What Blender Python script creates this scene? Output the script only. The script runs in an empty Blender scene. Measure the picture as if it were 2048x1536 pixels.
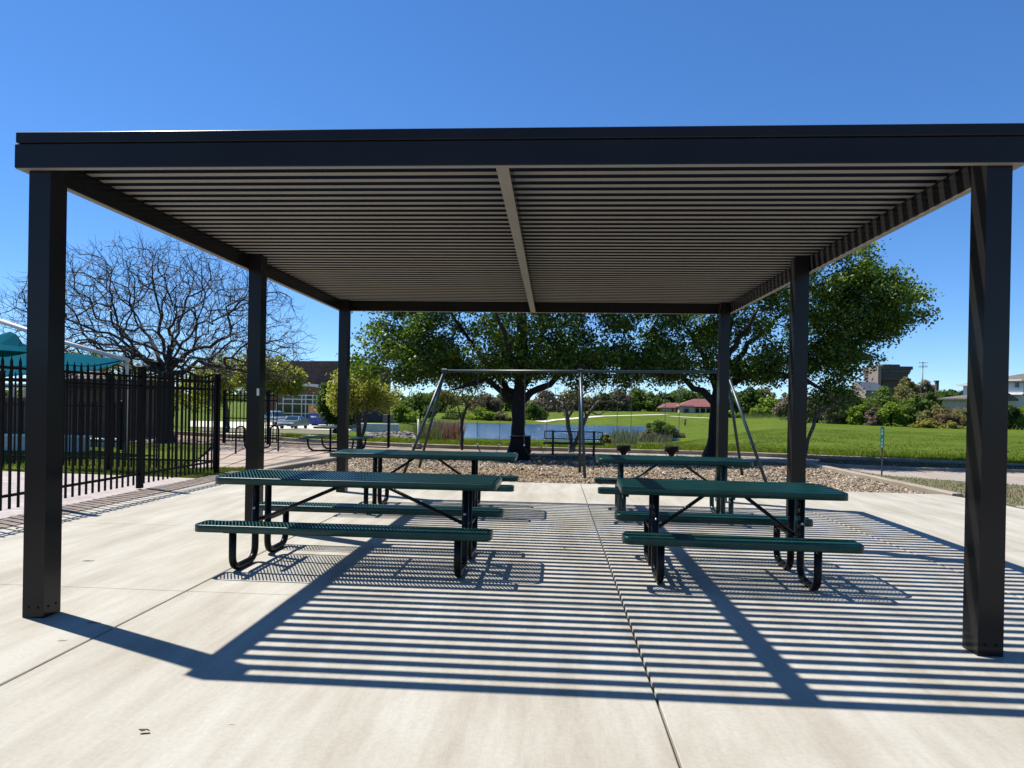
import bpy, math, random
import numpy as np
from mathutils import Vector, Matrix

# ------------------------------------------------------------------ camera
K = 0.92
H = 1.7 * K
FPX, CX, CY = 1301.2, 1024.0, 811.8
PITCH, YAW, ROLL = -0.0022, 0.0629, 0.0177
_F = np.array([-math.sin(YAW) * math.cos(PITCH), math.cos(YAW) * math.cos(PITCH), math.sin(PITCH)])
_R = np.array([math.cos(YAW), math.sin(YAW), 0.0])
_U = np.cross(_R, _F)
_R2 = math.cos(ROLL) * _R + math.sin(ROLL) * _U
_U2 = math.cos(ROLL) * _U - math.sin(ROLL) * _R
scene = bpy.context.scene
C = scene.collection
camd = bpy.data.cameras.new('camera')
cam = bpy.data.objects.new('camera', camd)
C.objects.link(cam)
camd.sensor_width = 36.0
camd.lens = FPX / 2048 * 36
camd.shift_y = (CY - 768) / 2048
camd.clip_start = 0.05
camd.clip_end = 9000
M4 = Matrix(((_R2[0], _U2[0], -_F[0], 0), (_R2[1], _U2[1], -_F[1], 0), (_R2[2], _U2[2], -_F[2], H), (0, 0, 0, 1)))
cam.matrix_world = M4
scene.camera = cam
# ------------------------------------------------------------------ light
SUNV = Vector((-0.543, 0.238, 1.0)).normalized()      # towards the sun
world = bpy.data.worlds.new("World")
scene.world = world
world.use_nodes = True
nt = world.node_tree
bg = nt.nodes['Background']
sky = nt.nodes.new('ShaderNodeTexSky')
sky.sky_type = 'NISHITA'
sky.sun_disc = False
sky.sun_elevation = math.asin(SUNV.z)
sky.sun_rotation = math.atan2(SUNV.x, SUNV.y)
sky.altitude = 200
sky.air_density = 0.72
sky.dust_density = 0.0
sky.ozone_density = 2.6
hs = nt.nodes.new('ShaderNodeHueSaturation')
hs.inputs['Saturation'].default_value = 1.28
hs.inputs['Value'].default_value = 8.4
tint = nt.nodes.new('ShaderNodeMixRGB')
tint.blend_type = 'MULTIPLY'
tint.inputs[0].default_value = 1.0
tint.inputs[2].default_value = (0.74, 0.93, 1.16, 1)
s1 = nt.nodes.new('ShaderNodeMixRGB'); s1.blend_type = 'MULTIPLY'; s1.inputs[0].default_value = 1.0; s1.inputs[2].default_value = (0.1, 0.1, 0.1, 1)
gm = nt.nodes.new('ShaderNodeGamma'); gm.inputs[1].default_value = 0.80
nt.links.new(sky.outputs[0], s1.inputs[1]); nt.links.new(s1.outputs[0], gm.inputs[0]); nt.links.new(gm.outputs[0], hs.inputs['Color'])
nt.links.new(hs.outputs[0], tint.inputs[1])
nt.links.new(tint.outputs[0], bg.inputs[0])
bg.inputs[1].default_value = 0.086
sl = bpy.data.lights.new('sun', 'SUN')
sun = bpy.data.objects.new('sun', sl)
C.objects.link(sun)
sl.energy = 4.6
sl.angle = math.radians(0.5)
sl.color = (1.0, 0.962, 0.90)
sun.rotation_euler = (-SUNV).to_track_quat('-Z', 'Y').to_euler()
vs = scene.view_settings
vs.view_transform = 'Standard'
vs.look = 'None'
vs.exposure = 0.92
vs.gamma = 1.0
vs.use_curve_mapping = False
scene.cycles.max_bounces = 6
scene.cycles.transparent_max_bounces = 8

rng = np.random.default_rng(7)
random.seed(7)

# ------------------------------------------------------------------ pixel helper (finds places in the real scene)
def ray(x, y):
    return _F + _R2 * (x - CX) / FPX - _U2 * (y - CY) / FPX
def at(x, y, z=None, Y=None):
    d = ray(x, y)
    t = Y / d[1] if Y is not None else (z - H) / d[2]
    return np.array([0, 0, H]) + t * d

# ------------------------------------------------------------------ materials
def new_mat(name):
    m = bpy.data.materials.new(name)
    m.use_nodes = True
    b = m.node_tree.nodes['Principled BSDF']
    return m, m.node_tree, b
def setin(b, key, v):
    if key in b.inputs:
        b.inputs[key].default_value = v
def mat(name, col, rough=0.6, metal=0.0, var=0.0, scale=4.0, bump=0.0, bscale=40.0, spec=0.5, col2=None, detail=4):
    m, t, b = new_mat(name)
    setin(b, 'Roughness', rough); setin(b, 'Metallic', metal); setin(b, 'Specular IOR Level', spec)
    c = (*col, 1)
    if var > 0 or col2 is not None:
        tc = t.nodes.new('ShaderNodeTexCoord')
        n = t.nodes.new('ShaderNodeTexNoise'); n.inputs['Scale'].default_value = scale; n.inputs['Detail'].default_value = detail
        t.links.new(tc.outputs['Object'], n.inputs['Vector'])
        r = t.nodes.new('ShaderNodeValToRGB')
        r.color_ramp.elements[0].position = 0.35; r.color_ramp.elements[1].position = 0.65
        if col2 is None:
            r.color_ramp.elements[0].color = (*[x * (1 - var) for x in col], 1)
            r.color_ramp.elements[1].color = (*[min(1, x * (1 + var)) for x in col], 1)
        else:
            r.color_ramp.elements[0].color = c
            r.color_ramp.elements[1].color = (*col2, 1)
        t.links.new(n.outputs[0], r.inputs[0])
        t.links.new(r.outputs[0], b.inputs['Base Color'])
    else:
        b.inputs['Base Color'].default_value = c
    if bump > 0:
        tc = t.nodes.new('ShaderNodeTexCoord')
        n = t.nodes.new('ShaderNodeTexNoise'); n.inputs['Scale'].default_value = bscale; n.inputs['Detail'].default_value = 5
        t.links.new(tc.outputs['Object'], n.inputs['Vector'])
        bp = t.nodes.new('ShaderNodeBump'); bp.inputs['Strength'].default_value = bump; bp.inputs['Distance'].default_value = 0.02
        t.links.new(n.outputs[0], bp.inputs['Height'])
        t.links.new(bp.outputs[0], b.inputs['Normal'])
    return m
def mat_attr(name, rough=0.7, trans=0.0, spec=0.3):
    """colour from the per-piece attribute 'tint' (each leaf, blade or chip has its own colour)"""
    m, t, b = new_mat(name)
    a = t.nodes.new('ShaderNodeAttribute'); a.attribute_name = 'tint'
    t.links.new(a.outputs['Color'], b.inputs['Base Color'])
    setin(b, 'Roughness', rough); setin(b, 'Specular IOR Level', spec)
    if trans > 0:
        tr = t.nodes.new('ShaderNodeBsdfTranslucent')
        mx = t.nodes.new('ShaderNodeMixShader'); mx.inputs[0].default_value = trans
        h = t.nodes.new('ShaderNodeHueSaturation'); h.inputs['Hue'].default_value = 0.485; h.inputs['Saturation'].default_value = 1.1; h.inputs['Value'].default_value = 1.5
        t.links.new(a.outputs['Color'], h.inputs['Color'])
        t.links.new(h.outputs[0], tr.inputs['Color'])
        out = t.nodes['Material Output']
        t.links.new(b.outputs[0], mx.inputs[1]); t.links.new(tr.outputs[0], mx.inputs[2])
        t.links.new(mx.outputs[0], out.inputs[0])
    return m
def mat_concrete(name, base, warm, broom=True, big=0.6):
    m, t, b = new_mat(name)
    N, L = t.nodes, t.links
    tc = N.new('ShaderNodeTexCoord')
    oi = N.new('ShaderNodeObjectInfo')
    def noise(scale, detail, vec=None, rough=0.55):
        n = N.new('ShaderNodeTexNoise'); n.inputs['Scale'].default_value = scale; n.inputs['Detail'].default_value = detail; n.inputs['Roughness'].default_value = rough
        L.new(vec or tc.outputs['Object'], n.inputs['Vector']); return n
    def ramp(src, p0, p1, c0, c1):
        r = N.new('ShaderNodeValToRGB'); r.color_ramp.elements[0].position = p0; r.color_ramp.elements[1].position = p1
        r.color_ramp.elements[0].color = (*c0, 1); r.color_ramp.elements[1].color = (*c1, 1); L.new(src, r.inputs[0]); return r
    def mult(a, bb, f=1.0):
        x = N.new('ShaderNodeMixRGB'); x.blend_type = 'MULTIPLY'; x.inputs[0].default_value = f
        L.new(a, x.inputs[1]); L.new(bb, x.inputs[2]); return x
    mp = N.new('ShaderNodeMapping'); mp.inputs['Rotation'].default_value = (0, 0, -0.45); mp.inputs['Scale'].default_value = (3.0, 0.5, 1)
    L.new(tc.outputs['Object'], mp.inputs['Vector'])
    r1 = ramp(noise(0.8, 6).outputs[0], 0.3, 0.7, base, warm)
    r2 = ramp(noise(1.1, 8, mp.outputs[0], 0.65).outputs[0], 0.36, 0.62, (0.80, 0.77, 0.715), (1.05, 1.05, 1.04))
    r3 = ramp(noise(38, 6, None, 0.75).outputs[0], 0.3, 0.7, (0.88, 0.875, 0.865), (1.06, 1.06, 1.06))
    x = mult(r1.outputs[0], r2.outputs[0]); x = mult(x.outputs[0], r3.outputs[0])
    # small dark specks
    v = N.new('ShaderNodeTexVoronoi'); v.inputs['Scale'].default_value = 5.0; L.new(tc.outputs['Object'], v.inputs['Vector'])
    r4 = ramp(v.outputs['Distance'], 0.012, 0.03, (0.80, 0.78, 0.74), (1, 1, 1)); x = mult(x.outputs[0], r4.outputs[0], 0.6)
    # thin wandering stains
    w = noise(0.55, 10, None, 0.75)
    r5 = ramp(w.outputs[0], 0.60, 0.72, (1, 1, 1), (0.85, 0.79, 0.71)); x = mult(x.outputs[0], r5.outputs[0])
    L.new(x.outputs[0], b.inputs['Base Color'])
    setin(b, 'Roughness', 0.8); setin(b, 'Specular IOR Level', 0.35)
    bm = N.new('ShaderNodeBump'); bm.inputs['Strength'].default_value = 0.22; bm.inputs['Distance'].default_value = 0.006
    mp2 = N.new('ShaderNodeMapping'); mp2.inputs['Scale'].default_value = (260, 4, 1) if broom else (90, 90, 1); L.new(tc.outputs['Object'], mp2.inputs['Vector'])
    nb = noise(1.0, 4, mp2.outputs[0])
    L.new(nb.outputs[0], bm.inputs['Height']); L.new(bm.outputs[0], b.inputs['Normal'])
    return m
def mat_brick(name, c1, c2, mortar, scale=1.0, bw=0.2, bh=0.065, rot=(0, 0, 0)):
    m, t, b = new_mat(name)
    tc = t.nodes.new('ShaderNodeTexCoord'); mp = t.nodes.new('ShaderNodeMapping'); mp.inputs['Rotation'].default_value = rot
    br = t.nodes.new('ShaderNodeTexBrick')
    br.inputs['Color1'].default_value = (*c1, 1); br.inputs['Color2'].default_value = (*c2, 1); br.inputs['Mortar'].default_value = (*mortar, 1)
    br.inputs['Scale'].default_value = scale; br.inputs['Brick Width'].default_value = bw; br.inputs['Row Height'].default_value = bh; br.inputs['Mortar Size'].default_value = 0.006
    t.links.new(tc.outputs['Object'], mp.inputs['Vector']); t.links.new(mp.outputs[0], br.inputs['Vector'])
    n = t.nodes.new('ShaderNodeTexNoise'); n.inputs['Scale'].default_value = 2.5; n.inputs['Detail'].default_value = 6
    t.links.new(tc.outputs['Object'], n.inputs['Vector'])
    r = t.nodes.new('ShaderNodeValToRGB'); r.color_ramp.elements[0].color = (0.65, 0.65, 0.65, 1); r.color_ramp.elements[1].color = (1.25, 1.22, 1.2, 1)
    t.links.new(n.outputs[0], r.inputs[0])
    mx = t.nodes.new('ShaderNodeMixRGB'); mx.blend_type = 'MULTIPLY'; mx.inputs[0].default_value = 1
    t.links.new(br.outputs[0], mx.inputs[1]); t.links.new(r.outputs[0], mx.inputs[2]); t.links.new(mx.outputs[0], b.inputs['Base Color'])
    bp = t.nodes.new('ShaderNodeBump'); bp.inputs['Strength'].default_value = 0.4; bp.inputs['Distance'].default_value = 0.01
    t.links.new(br.outputs['Fac'], bp.inputs['Height']); bp.invert = True; t.links.new(bp.outputs[0], b.inputs['Normal'])
    setin(b, 'Roughness', 0.85)
    return m

MT = {}
MT['bronze'] = mat('dark_bronze_powder_coat', (0.0125, 0.0120, 0.0118), 0.22, var=0.12, scale=1.5, bump=0.015, bscale=300, spec=0.20)
MT['taupe'] = mat('taupe_underside', (0.24, 0.222, 0.195), 0.55, var=0.05, scale=2, spec=0.2)  # paler colour for the undersides of beams and slats
MT['fence'] = mat('black_fence_paint', (0.004, 0.0034, 0.0036), 0.5, var=0.25, scale=6, spec=0.12)
MT['green'] = mat('green_plastic_coating', (0.004, 0.042, 0.033), 0.32, var=0.2, scale=5, bump=0.05, bscale=200, spec=0.35)
MT['black'] = mat('black_coated_pipe', (0.005, 0.0055, 0.0055), 0.3, var=0.3, scale=9, bump=0.04, bscale=120, spec=0.15)
MT['greenpipe'] = mat('dark_green_pipe', (0.004, 0.022, 0.016), 0.35, var=0.25, scale=9)
MT['steel'] = mat('galvanised_bolt', (0.5, 0.5, 0.5), 0.4, metal=0.9)
MT['concrete'] = mat_concrete('broomed_concrete', (0.335, 0.312, 0.262), (0.385, 0.366, 0.318))
MT['kerb'] = mat_concrete('old_kerb_concrete', (0.25, 0.21, 0.165), (0.31, 0.27, 0.215), broom=False)
MT['street'] = mat_concrete('street_concrete', (0.27, 0.23, 0.19), (0.32, 0.28, 0.24), broom=False)
MT['pink'] = mat_concrete('pinkish_paving', (0.29, 0.225, 0.175), (0.35, 0.285, 0.235), broom=False)
MT['brickedge'] = mat('brick_edging', (0.175, 0.135, 0.108), 0.85, var=0.2, scale=8, bump=0.3, bscale=60)
MT['paver'] = mat_brick('grey_pink_pavers', (0.31, 0.265, 0.25), (0.37, 0.325, 0.31), (0.20, 0.17, 0.16), 1.0, 0.22, 0.11)
MT['joint'] = mat('joint_filler', (0.05, 0.045, 0.04), 0.9)
MT['dirt'] = mat('bare_soil', (0.16, 0.115, 0.08), 0.95, col2=(0.24, 0.18, 0.125), scale=1.6, bump=0.6, bscale=25)
MT['drygrass'] = mat('dry_verge', (0.13, 0.10, 0.055), 0.95, col2=(0.10, 0.115, 0.04), scale=2.0, bump=0.8, bscale=30)
MT['mulchbase'] = mat('mulch_bed', (0.07, 0.052, 0.038), 0.95, col2=(0.15, 0.115, 0.085), scale=9, bump=1.0, bscale=35)
MT['chips'] = mat_attr('wood_chips', 0.85)
MT['leaf'] = mat_attr('leaves', 0.42, trans=0.42, spec=0.45)
MT['farleaf'] = mat_attr('far_leaves', 0.7, trans=0.3, spec=0.2)
MT['blade'] = mat_attr('grass_blades', 0.6, trans=0.35, spec=0.25)
MT['bark'] = mat('bark', (0.013, 0.0105, 0.009), 0.95, var=0.4, scale=7, bump=0.8, bscale=22)
MT['barkgrey'] = mat('grey_bark', (0.060, 0.048, 0.039), 0.9, var=0.35, scale=7, bump=0.5, bscale=30)
MT['barkpale'] = mat('pale_grey_bark', (0.13, 0.115, 0.10), 0.9, var=0.3, scale=7)
MT['twig'] = mat('bare_branch_bark', (0.026, 0.021, 0.018), 0.85, var=0.3, scale=5)
MT['swing'] = mat('blue_green_swing_pipe', (0.018, 0.038, 0.045), 0.4, var=0.25, scale=4)
MT['chain'] = mat('chain_steel', (0.10, 0.10, 0.10), 0.5, metal=0.3)
MT['rubber'] = mat('black_rubber', (0.005, 0.005, 0.005), 0.6, spec=0.15)
MT['teal'] = None
MT['paleclad'] = mat('pale_painted_steel', (0.55, 0.53, 0.48), 0.5)
MT['white'] = mat('white_paint', (0.74, 0.73, 0.70), 0.6, var=0.06, scale=3)
MT['darkbrick'] = mat_brick('dark_brown_brick', (0.085, 0.055, 0.048), (0.13, 0.085, 0.072), (0.12, 0.10, 0.09), 1.0, 0.6, 0.2, rot=(math.radians(90), 0, 0))
MT['redbrick'] = mat_brick('red_brown_brick', (0.13, 0.058, 0.044), (0.18, 0.085, 0.065), (0.09, 0.07, 0.06), 1.0, 0.6, 0.2, rot=(math.radians(90), 0, 0))
MT['glass'] = mat('dark_window_glass', (0.012, 0.018, 0.017), 0.06, spec=0.6)
MT['mullion'] = mat('pale_window_frame', (0.50, 0.50, 0.46), 0.5)
MT['seatwall'] = mat('pale_wall_concrete', (0.50, 0.49, 0.46), 0.85, var=0.1, scale=2, bump=0.2)
MT['roofred'] = mat('red_clay_roof', (0.15, 0.045, 0.040), 0.75, var=0.22, scale=1.2)
MT['stucco'] = mat('beige_stucco', (0.42, 0.36, 0.28), 0.9, var=0.06, scale=1.0)
MT['greywall'] = mat('grey_retaining_wall', (0.26, 0.26, 0.25), 0.9, var=0.1, scale=0.5)
MT['pillarblock'] = mat('brown_block', (0.17, 0.135, 0.115), 0.9, var=0.15, scale=2)
MT['roofgrey'] = mat('grey_brown_shingles', (0.105, 0.092, 0.078), 0.9, var=0.2, scale=1.5)
MT['siding'] = mat('white_siding', (0.66, 0.65, 0.62), 0.7, var=0.04, scale=0.5)
MT['office'] = mat('brown_office_cladding', (0.085, 0.052, 0.045), 0.8, var=0.1, scale=0.1)
MT['officepink'] = mat('pinkish_wall_and_sunlit_side', (0.21, 0.165, 0.15), 0.85)  # gabled building's walls, and sunlight painted on the office block's left side
MT['officeband'] = mat('dark_office_glass', (0.02, 0.02, 0.025), 0.2)
MT['slate'] = mat('slate_blue_roof', (0.06, 0.07, 0.085), 0.7)
MT['rock'] = mat('pale_rock', (0.17, 0.15, 0.13), 0.9, var=0.3, scale=3, bump=0.6, bscale=8)
MT['carsilver'] = mat('silver_car_paint', (0.30, 0.33, 0.36), 0.25, metal=0.6)
MT['cargrey'] = mat('blue_grey_car_paint', (0.085, 0.125, 0.14), 0.22, metal=0.6)
MT['carglass'] = mat('car_glass', (0.015, 0.025, 0.03), 0.05, spec=0.7)
MT['chrome'] = mat('bright_trim', (0.6, 0.6, 0.6), 0.2, metal=1)
MT['lamp'] = mat('headlamp_glass', (0.7, 0.7, 0.7), 0.1)
MT['tyre'] = mat('tyre_rubber', (0.015, 0.015, 0.015), 0.8)
MT['blue'] = mat('blue_skip_paint', (0.012, 0.045, 0.23), 0.5, var=0.2, scale=2)
MT['plywood'] = mat('plywood_boards', (0.38, 0.21, 0.09), 0.8, var=0.2, scale=2)
MT['signgreen'] = mat('sign_green', (0.0, 0.20, 0.12), 0.5)
MT['signpost'] = mat('sign_post_steel', (0.06, 0.055, 0.06), 0.5)
MT['cloth'] = mat('dark_clothes', (0.012, 0.014, 0.02), 0.9)
MT['shirt'] = mat('pale_bag', (0.45, 0.45, 0.45), 0.9)
MT['skin'] = mat('skin', (0.35, 0.2, 0.14), 0.7)
MT['path'] = mat('pale_path_concrete', (0.52, 0.48, 0.38), 0.9)
MT['reed'] = mat_attr('reeds', 0.8, trans=0.2)
MT['mesh_black'] = mat('black_bench_coating', (0.010, 0.011, 0.013), 0.4)
MT['dryleaf'] = mat('dry_brown_leaf', (0.10, 0.065, 0.05), 0.9, var=0.4, scale=60)
MT['twigm'] = mat('fallen_twig', (0.06, 0.05, 0.04), 0.9)
MT['sticker'] = mat('pale_sticker', (0.62, 0.66, 0.62), 0.6)

def mat_field():
    m, t, b = new_mat('mown_field_grass')
    N, L = t.nodes, t.links
    tc = N.new('ShaderNodeTexCoord')
    def noise(scale, detail, sc=None, rough=0.6):
        n = N.new('ShaderNodeTexNoise'); n.inputs['Scale'].default_value = scale; n.inputs['Detail'].default_value = detail; n.inputs['Roughness'].default_value = rough
        if sc:
            mp = N.new('ShaderNodeMapping'); mp.inputs['Scale'].default_value = sc; L.new(tc.outputs['Object'], mp.inputs['Vector']); L.new(mp.outputs[0], n.inputs['Vector'])
        else:
            L.new(tc.outputs['Object'], n.inputs['Vector'])
        return n
    r = N.new('ShaderNodeValToRGB')
    e = r.color_ramp.elements
    e[0].position = 0.30; e[0].color = (0.046, 0.074, 0.004, 1)
    e[1].position = 0.72; e[1].color = (0.108, 0.142, 0.009, 1)
    k = e.new(0.5); k.color = (0.076, 0.112, 0.006, 1)
    L.new(noise(0.35, 9, (1, 0.5, 1), 0.7).outputs[0], r.inputs[0])
    r2 = N.new('ShaderNodeValToRGB'); r2.color_ramp.elements[0].position = 0.3; r2.color_ramp.elements[1].position = 0.7
    r2.color_ramp.elements[0].color = (0.62, 0.66, 0.6, 1); r2.color_ramp.elements[1].color = (1.25, 1.2, 1.1, 1)
    L.new(noise(3.5, 6, (1, 0.7, 1), 0.75).outputs[0], r2.inputs[0])
    mx = N.new('ShaderNodeMixRGB'); mx.blend_type = 'MULTIPLY'; mx.inputs[0].default_value = 1
    L.new(r.outputs[0], mx.inputs[1]); L.new(r2.outputs[0], mx.inputs[2])
    L.new(mx.outputs[0], b.inputs['Base Color'])
    setin(b, 'Roughness', 0.9); setin(b, 'Specular IOR Level', 0.1)
    bp = N.new('ShaderNodeBump'); bp.inputs['Strength'].default_value = 0.9; bp.inputs['Distance'].default_value = 0.15
    L.new(noise(5, 5).outputs[0], bp.inputs['Height']); L.new(bp.outputs[0], b.inputs['Normal'])
    return m
MT['field'] = mat_field()
def mat_water():
    m, t, b = new_mat('lake_water')
    N, L = t.nodes, t.links
    b.inputs['Base Color'].default_value = (0.018, 0.050, 0.105, 1)
    setin(b, 'Roughness', 0.16); setin(b, 'Specular IOR Level', 0.5)
    tc = N.new('ShaderNodeTexCoord'); mp = N.new('ShaderNodeMapping'); mp.inputs['Scale'].default_value = (0.22, 0.7, 1); mp.inputs['Rotation'].default_value = (0, 0, 0.12)
    n = N.new('ShaderNodeTexNoise'); n.inputs['Scale'].default_value = 1.1; n.inputs['Detail'].default_value = 6; n.inputs['Roughness'].default_value = 0.6
    L.new(tc.outputs['Object'], mp.inputs['Vector']); L.new(mp.outputs[0], n.inputs['Vector'])
    bp = N.new('ShaderNodeBump'); bp.inputs['Strength'].default_value = 1.0; bp.inputs['Distance'].default_value = 1.1
    L.new(n.outputs[0], bp.inputs['Height']); L.new(bp.outputs[0], b.inputs['Normal'])
    return m
MT['water'] = mat_water()
def mat_teal():
    m, t, b = new_mat('teal_shade_fabric')
    col = (0.0, 0.13, 0.20, 1)
    b.inputs['Base Color'].default_value = col; setin(b, 'Roughness', 0.9); setin(b, 'Specular IOR Level', 0.05)
    tr = t.nodes.new('ShaderNodeBsdfTranslucent'); tr.inputs[0].default_value = (0.0, 0.36, 0.36, 1)
    mx = t.nodes.new('ShaderNodeMixShader'); mx.inputs[0].default_value = 0.6
    t.links.new(b.outputs[0], mx.inputs[1]); t.links.new(tr.outputs[0], mx.inputs[2]); t.links.new(mx.outputs[0], t.nodes['Material Output'].inputs[0])
    return m
MT['teal'] = mat_teal()

# ------------------------------------------------------------------ object helpers
def tag(o, label=None, cat=None, group=None, kind=None):
    if label: o['label'] = label
    if cat: o['category'] = cat
    if group: o['group'] = group
    if kind: o['kind'] = kind
    return o
def empty(name, loc=(0, 0, 0), label=None, cat=None, group=None, rz=0.0):
    o = bpy.data.objects.new(name, None)
    C.objects.link(o); o.location = loc; o.rotation_euler = (0, 0, rz); o.empty_display_size = 0.2
    return tag(o, label, cat, group)
def link(name, me, parent=None, m=None):
    o = bpy.data.objects.new(name, me)
    C.objects.link(o)
    if parent is not None: o.parent = parent
    if m is not None and not me.materials: me.materials.append(MT[m] if isinstance(m, str) else m)
    return o
def copy_tree(o, parent=None):
    c = o.copy(); C.objects.link(c)
    if parent is not None: c.parent = parent
    for ch in o.children: copy_tree(ch, c)
    return c
class MB:
    def __init__(s): s.v = []; s.f = []; s.sm = []
    def add(s, vs, fs, smooth=False):
        b = len(s.v); s.v.extend([tuple(map(float, v)) for v in vs])
        for f in fs: s.f.append(tuple(i + b for i in f)); s.sm.append(smooth)
        return s
    def box(s, c, d, rz=0.0, bev=0.0):
        x, y, z = d[0] / 2, d[1] / 2, d[2] / 2
        cs, sn = math.cos(rz), math.sin(rz)
        if bev <= 0:
            p = [(-x, -y, -z), (x, -y, -z), (x, y, -z), (-x, y, -z), (-x, -y, z), (x, -y, z), (x, y, z), (-x, y, z)]
            f = [(0, 3, 2, 1), (4, 5, 6, 7), (0, 1, 5, 4), (1, 2, 6, 5), (2, 3, 7, 6), (3, 0, 4, 7)]
        else:
            e = bev; p = []
            for zz, k in ((-z, e), (-z + e, 0), (z - e, 0), (z, e)):
                for a, bb in ((-x + k, -y + k), (x - k, -y + k), (x - k, y - k), (-x + k, y - k)): p.append((a, bb, zz))
            f = [(0, 3, 2, 1), (12, 13, 14, 15)]
            for l in range(3):
                for i in range(4): f.append((l * 4 + i, l * 4 + (i + 1) % 4, l * 4 + 4 + (i + 1) % 4, l * 4 + 4 + i))
        return s.add([(c[0] + a * cs - b * sn, c[1] + a * sn + b * cs, c[2] + zz) for a, b, zz in p], f)
    def tube(s, pts, r, n=8, cap=True, smooth=True):
        pts = [Vector(p) for p in pts]; k = len(pts)
        rs = [r] * k if not hasattr(r, '__len__') else list(r)
        up = None; vs = []
        for i, p in enumerate(pts):
            t = (pts[min(i + 1, k - 1)] - pts[max(i - 1, 0)])
            if t.length < 1e-9: t = Vector((0, 0, 1))
            t.normalize()
            if up is None: up = Vector((0, 0, 1)) if abs(t.z) < 0.9 else Vector((1, 0, 0))
            a = t.cross(up)
            if a.length < 1e-6: a = t.orthogonal()
            a.normalize(); b = a.cross(t); up = b
            for j in range(n):
                q = 2 * math.pi * (j + 0.5) / n
                vs.append(p + (a * math.cos(q) + b * math.sin(q)) * rs[i])
        fs = []
        for i in range(k - 1):
            for j in range(n): fs.append((i * n + j, i * n + (j + 1) % n, (i + 1) * n + (j + 1) % n, (i + 1) * n + j))
        if smooth: s.add(vs, fs, True)
        else: s.add(vs, fs)
        if cap:
            b0 = len(s.v) - len(vs)
            s.f.append(tuple(b0 + j for j in reversed(range(n)))); s.sm.append(False)
            s.f.append(tuple(b0 + (k - 1) * n + j for j in range(n))); s.sm.append(False)
        return s
    def prism(s, poly, z0, z1):
        n = len(poly); vs = [(x, y, z0) for x, y in poly] + [(x, y, z1) for x, y in poly]
        a = sum(poly[i][0] * poly[(i + 1) % n][1] - poly[(i + 1) % n][0] * poly[i][1] for i in range(n))
        fs = [tuple(reversed(range(n))), tuple(range(n, 2 * n))] + [(i, (i + 1) % n, n + (i + 1) % n, n + i) for i in range(n)]
        if a < 0: fs = [tuple(reversed(f)) for f in fs]
        return s.add(vs, fs)
    def lathe(s, prof, c=(0, 0, 0), n=16):
        vs = []; k = len(prof)
        for r, z in prof:
            for j in range(n): vs.append((c[0] + r * math.cos(2 * math.pi * j / n), c[1] + r * math.sin(2 * math.pi * j / n), c[2] + z))
        fs = [(i * n + j, i * n + (j + 1) % n, (i + 1) * n + (j + 1) % n, (i + 1) * n + j) for i in range(k - 1) for j in range(n)]
        return s.add(vs, fs, True)
    def mesh(s, name):
        me = bpy.data.meshes.new(name); me.from_pydata(s.v, [], s.f); me.polygons.foreach_set('use_smooth', s.sm); me.update(); return me
    def build(s, name, m, parent=None): return link(name, s.mesh(name), parent, m)
def np_mesh(name, V, F, tint=None, smooth=False):
    """V: (n,3); F: (m,k) all faces of the same size"""
    me = bpy.data.meshes.new(name)
    V = np.asarray(V, np.float32); F = np.asarray(F, np.int32)
    n, (m, k) = len(V), F.shape
    me.vertices.add(n); me.vertices.foreach_set('co', V.ravel())
    me.loops.add(m * k); me.loops.foreach_set('vertex_index', F.ravel())
    me.polygons.add(m); me.polygons.foreach_set('loop_start', np.arange(0, m * k, k, dtype=np.int32))
    if smooth: me.polygons.foreach_set('use_smooth', np.ones(m, bool))
    me.update(calc_edges=True)
    if tint is not None:
        a = me.attributes.new('tint', 'FLOAT_COLOR', 'POINT')
        a.data.foreach_set('color', np.concatenate([tint, np.ones((n, 1))], 1).astype(np.float32).ravel())
    return me

def round_path(pts, r, n=6):
    """polyline with rounded corners"""
    P = [Vector(p) for p in pts]; out = [P[0]]
    for i in range(1, len(P) - 1):
        a, b, c = P[i - 1], P[i], P[i + 1]
        u, w = (a - b), (c - b)
        rr = min(r, u.length * 0.49, w.length * 0.49); u.normalize(); w.normalize()
        p0, p1 = b + u * rr, b + w * rr
        for k in range(n + 1):
            t = k / n; out.append(p0 * (1 - t) ** 2 + b * 2 * t * (1 - t) + p1 * t * t)
    out.append(P[-1]); return out

# ------------------------------------------------------------------ terrain
KERB = [(x * 1.0, y * 1.0) for x, y in [(-60, 49), (-30, 35), (-12.33, 26.76), (-10.02, 25.3), (-7.71, 24.42), (-5.65, 23.75), (-3.7, 23.4), (-1.82, 23.2), (1.7, 23.2), (6.51, 22.95), (9.77, 22.04), (12.35, 21.04), (14.03, 20.3), (22, 16.5), (60, -2)]]
KX = [p[0] for p in KERB]; KY = [p[1] for p in KERB]
def kerb_y(X): return float(np.interp(X, KX, KY))
P_C = ([0, 24, 80, 142, 150, 230, 330, 5000], [0, 0, -2.75, -2.75, -1.95, -0.25, 0.2, 0.2])
P_R = ([0, 24, 110, 160, 230, 5000], [0, 0, -1.0, -0.8, 0.0, 0.2])
P_L = ([0, 24, 40, 72, 110, 230, 5000], [0, 0, -0.62, -1.70, -1.8, -0.6, 0.2])
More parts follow.
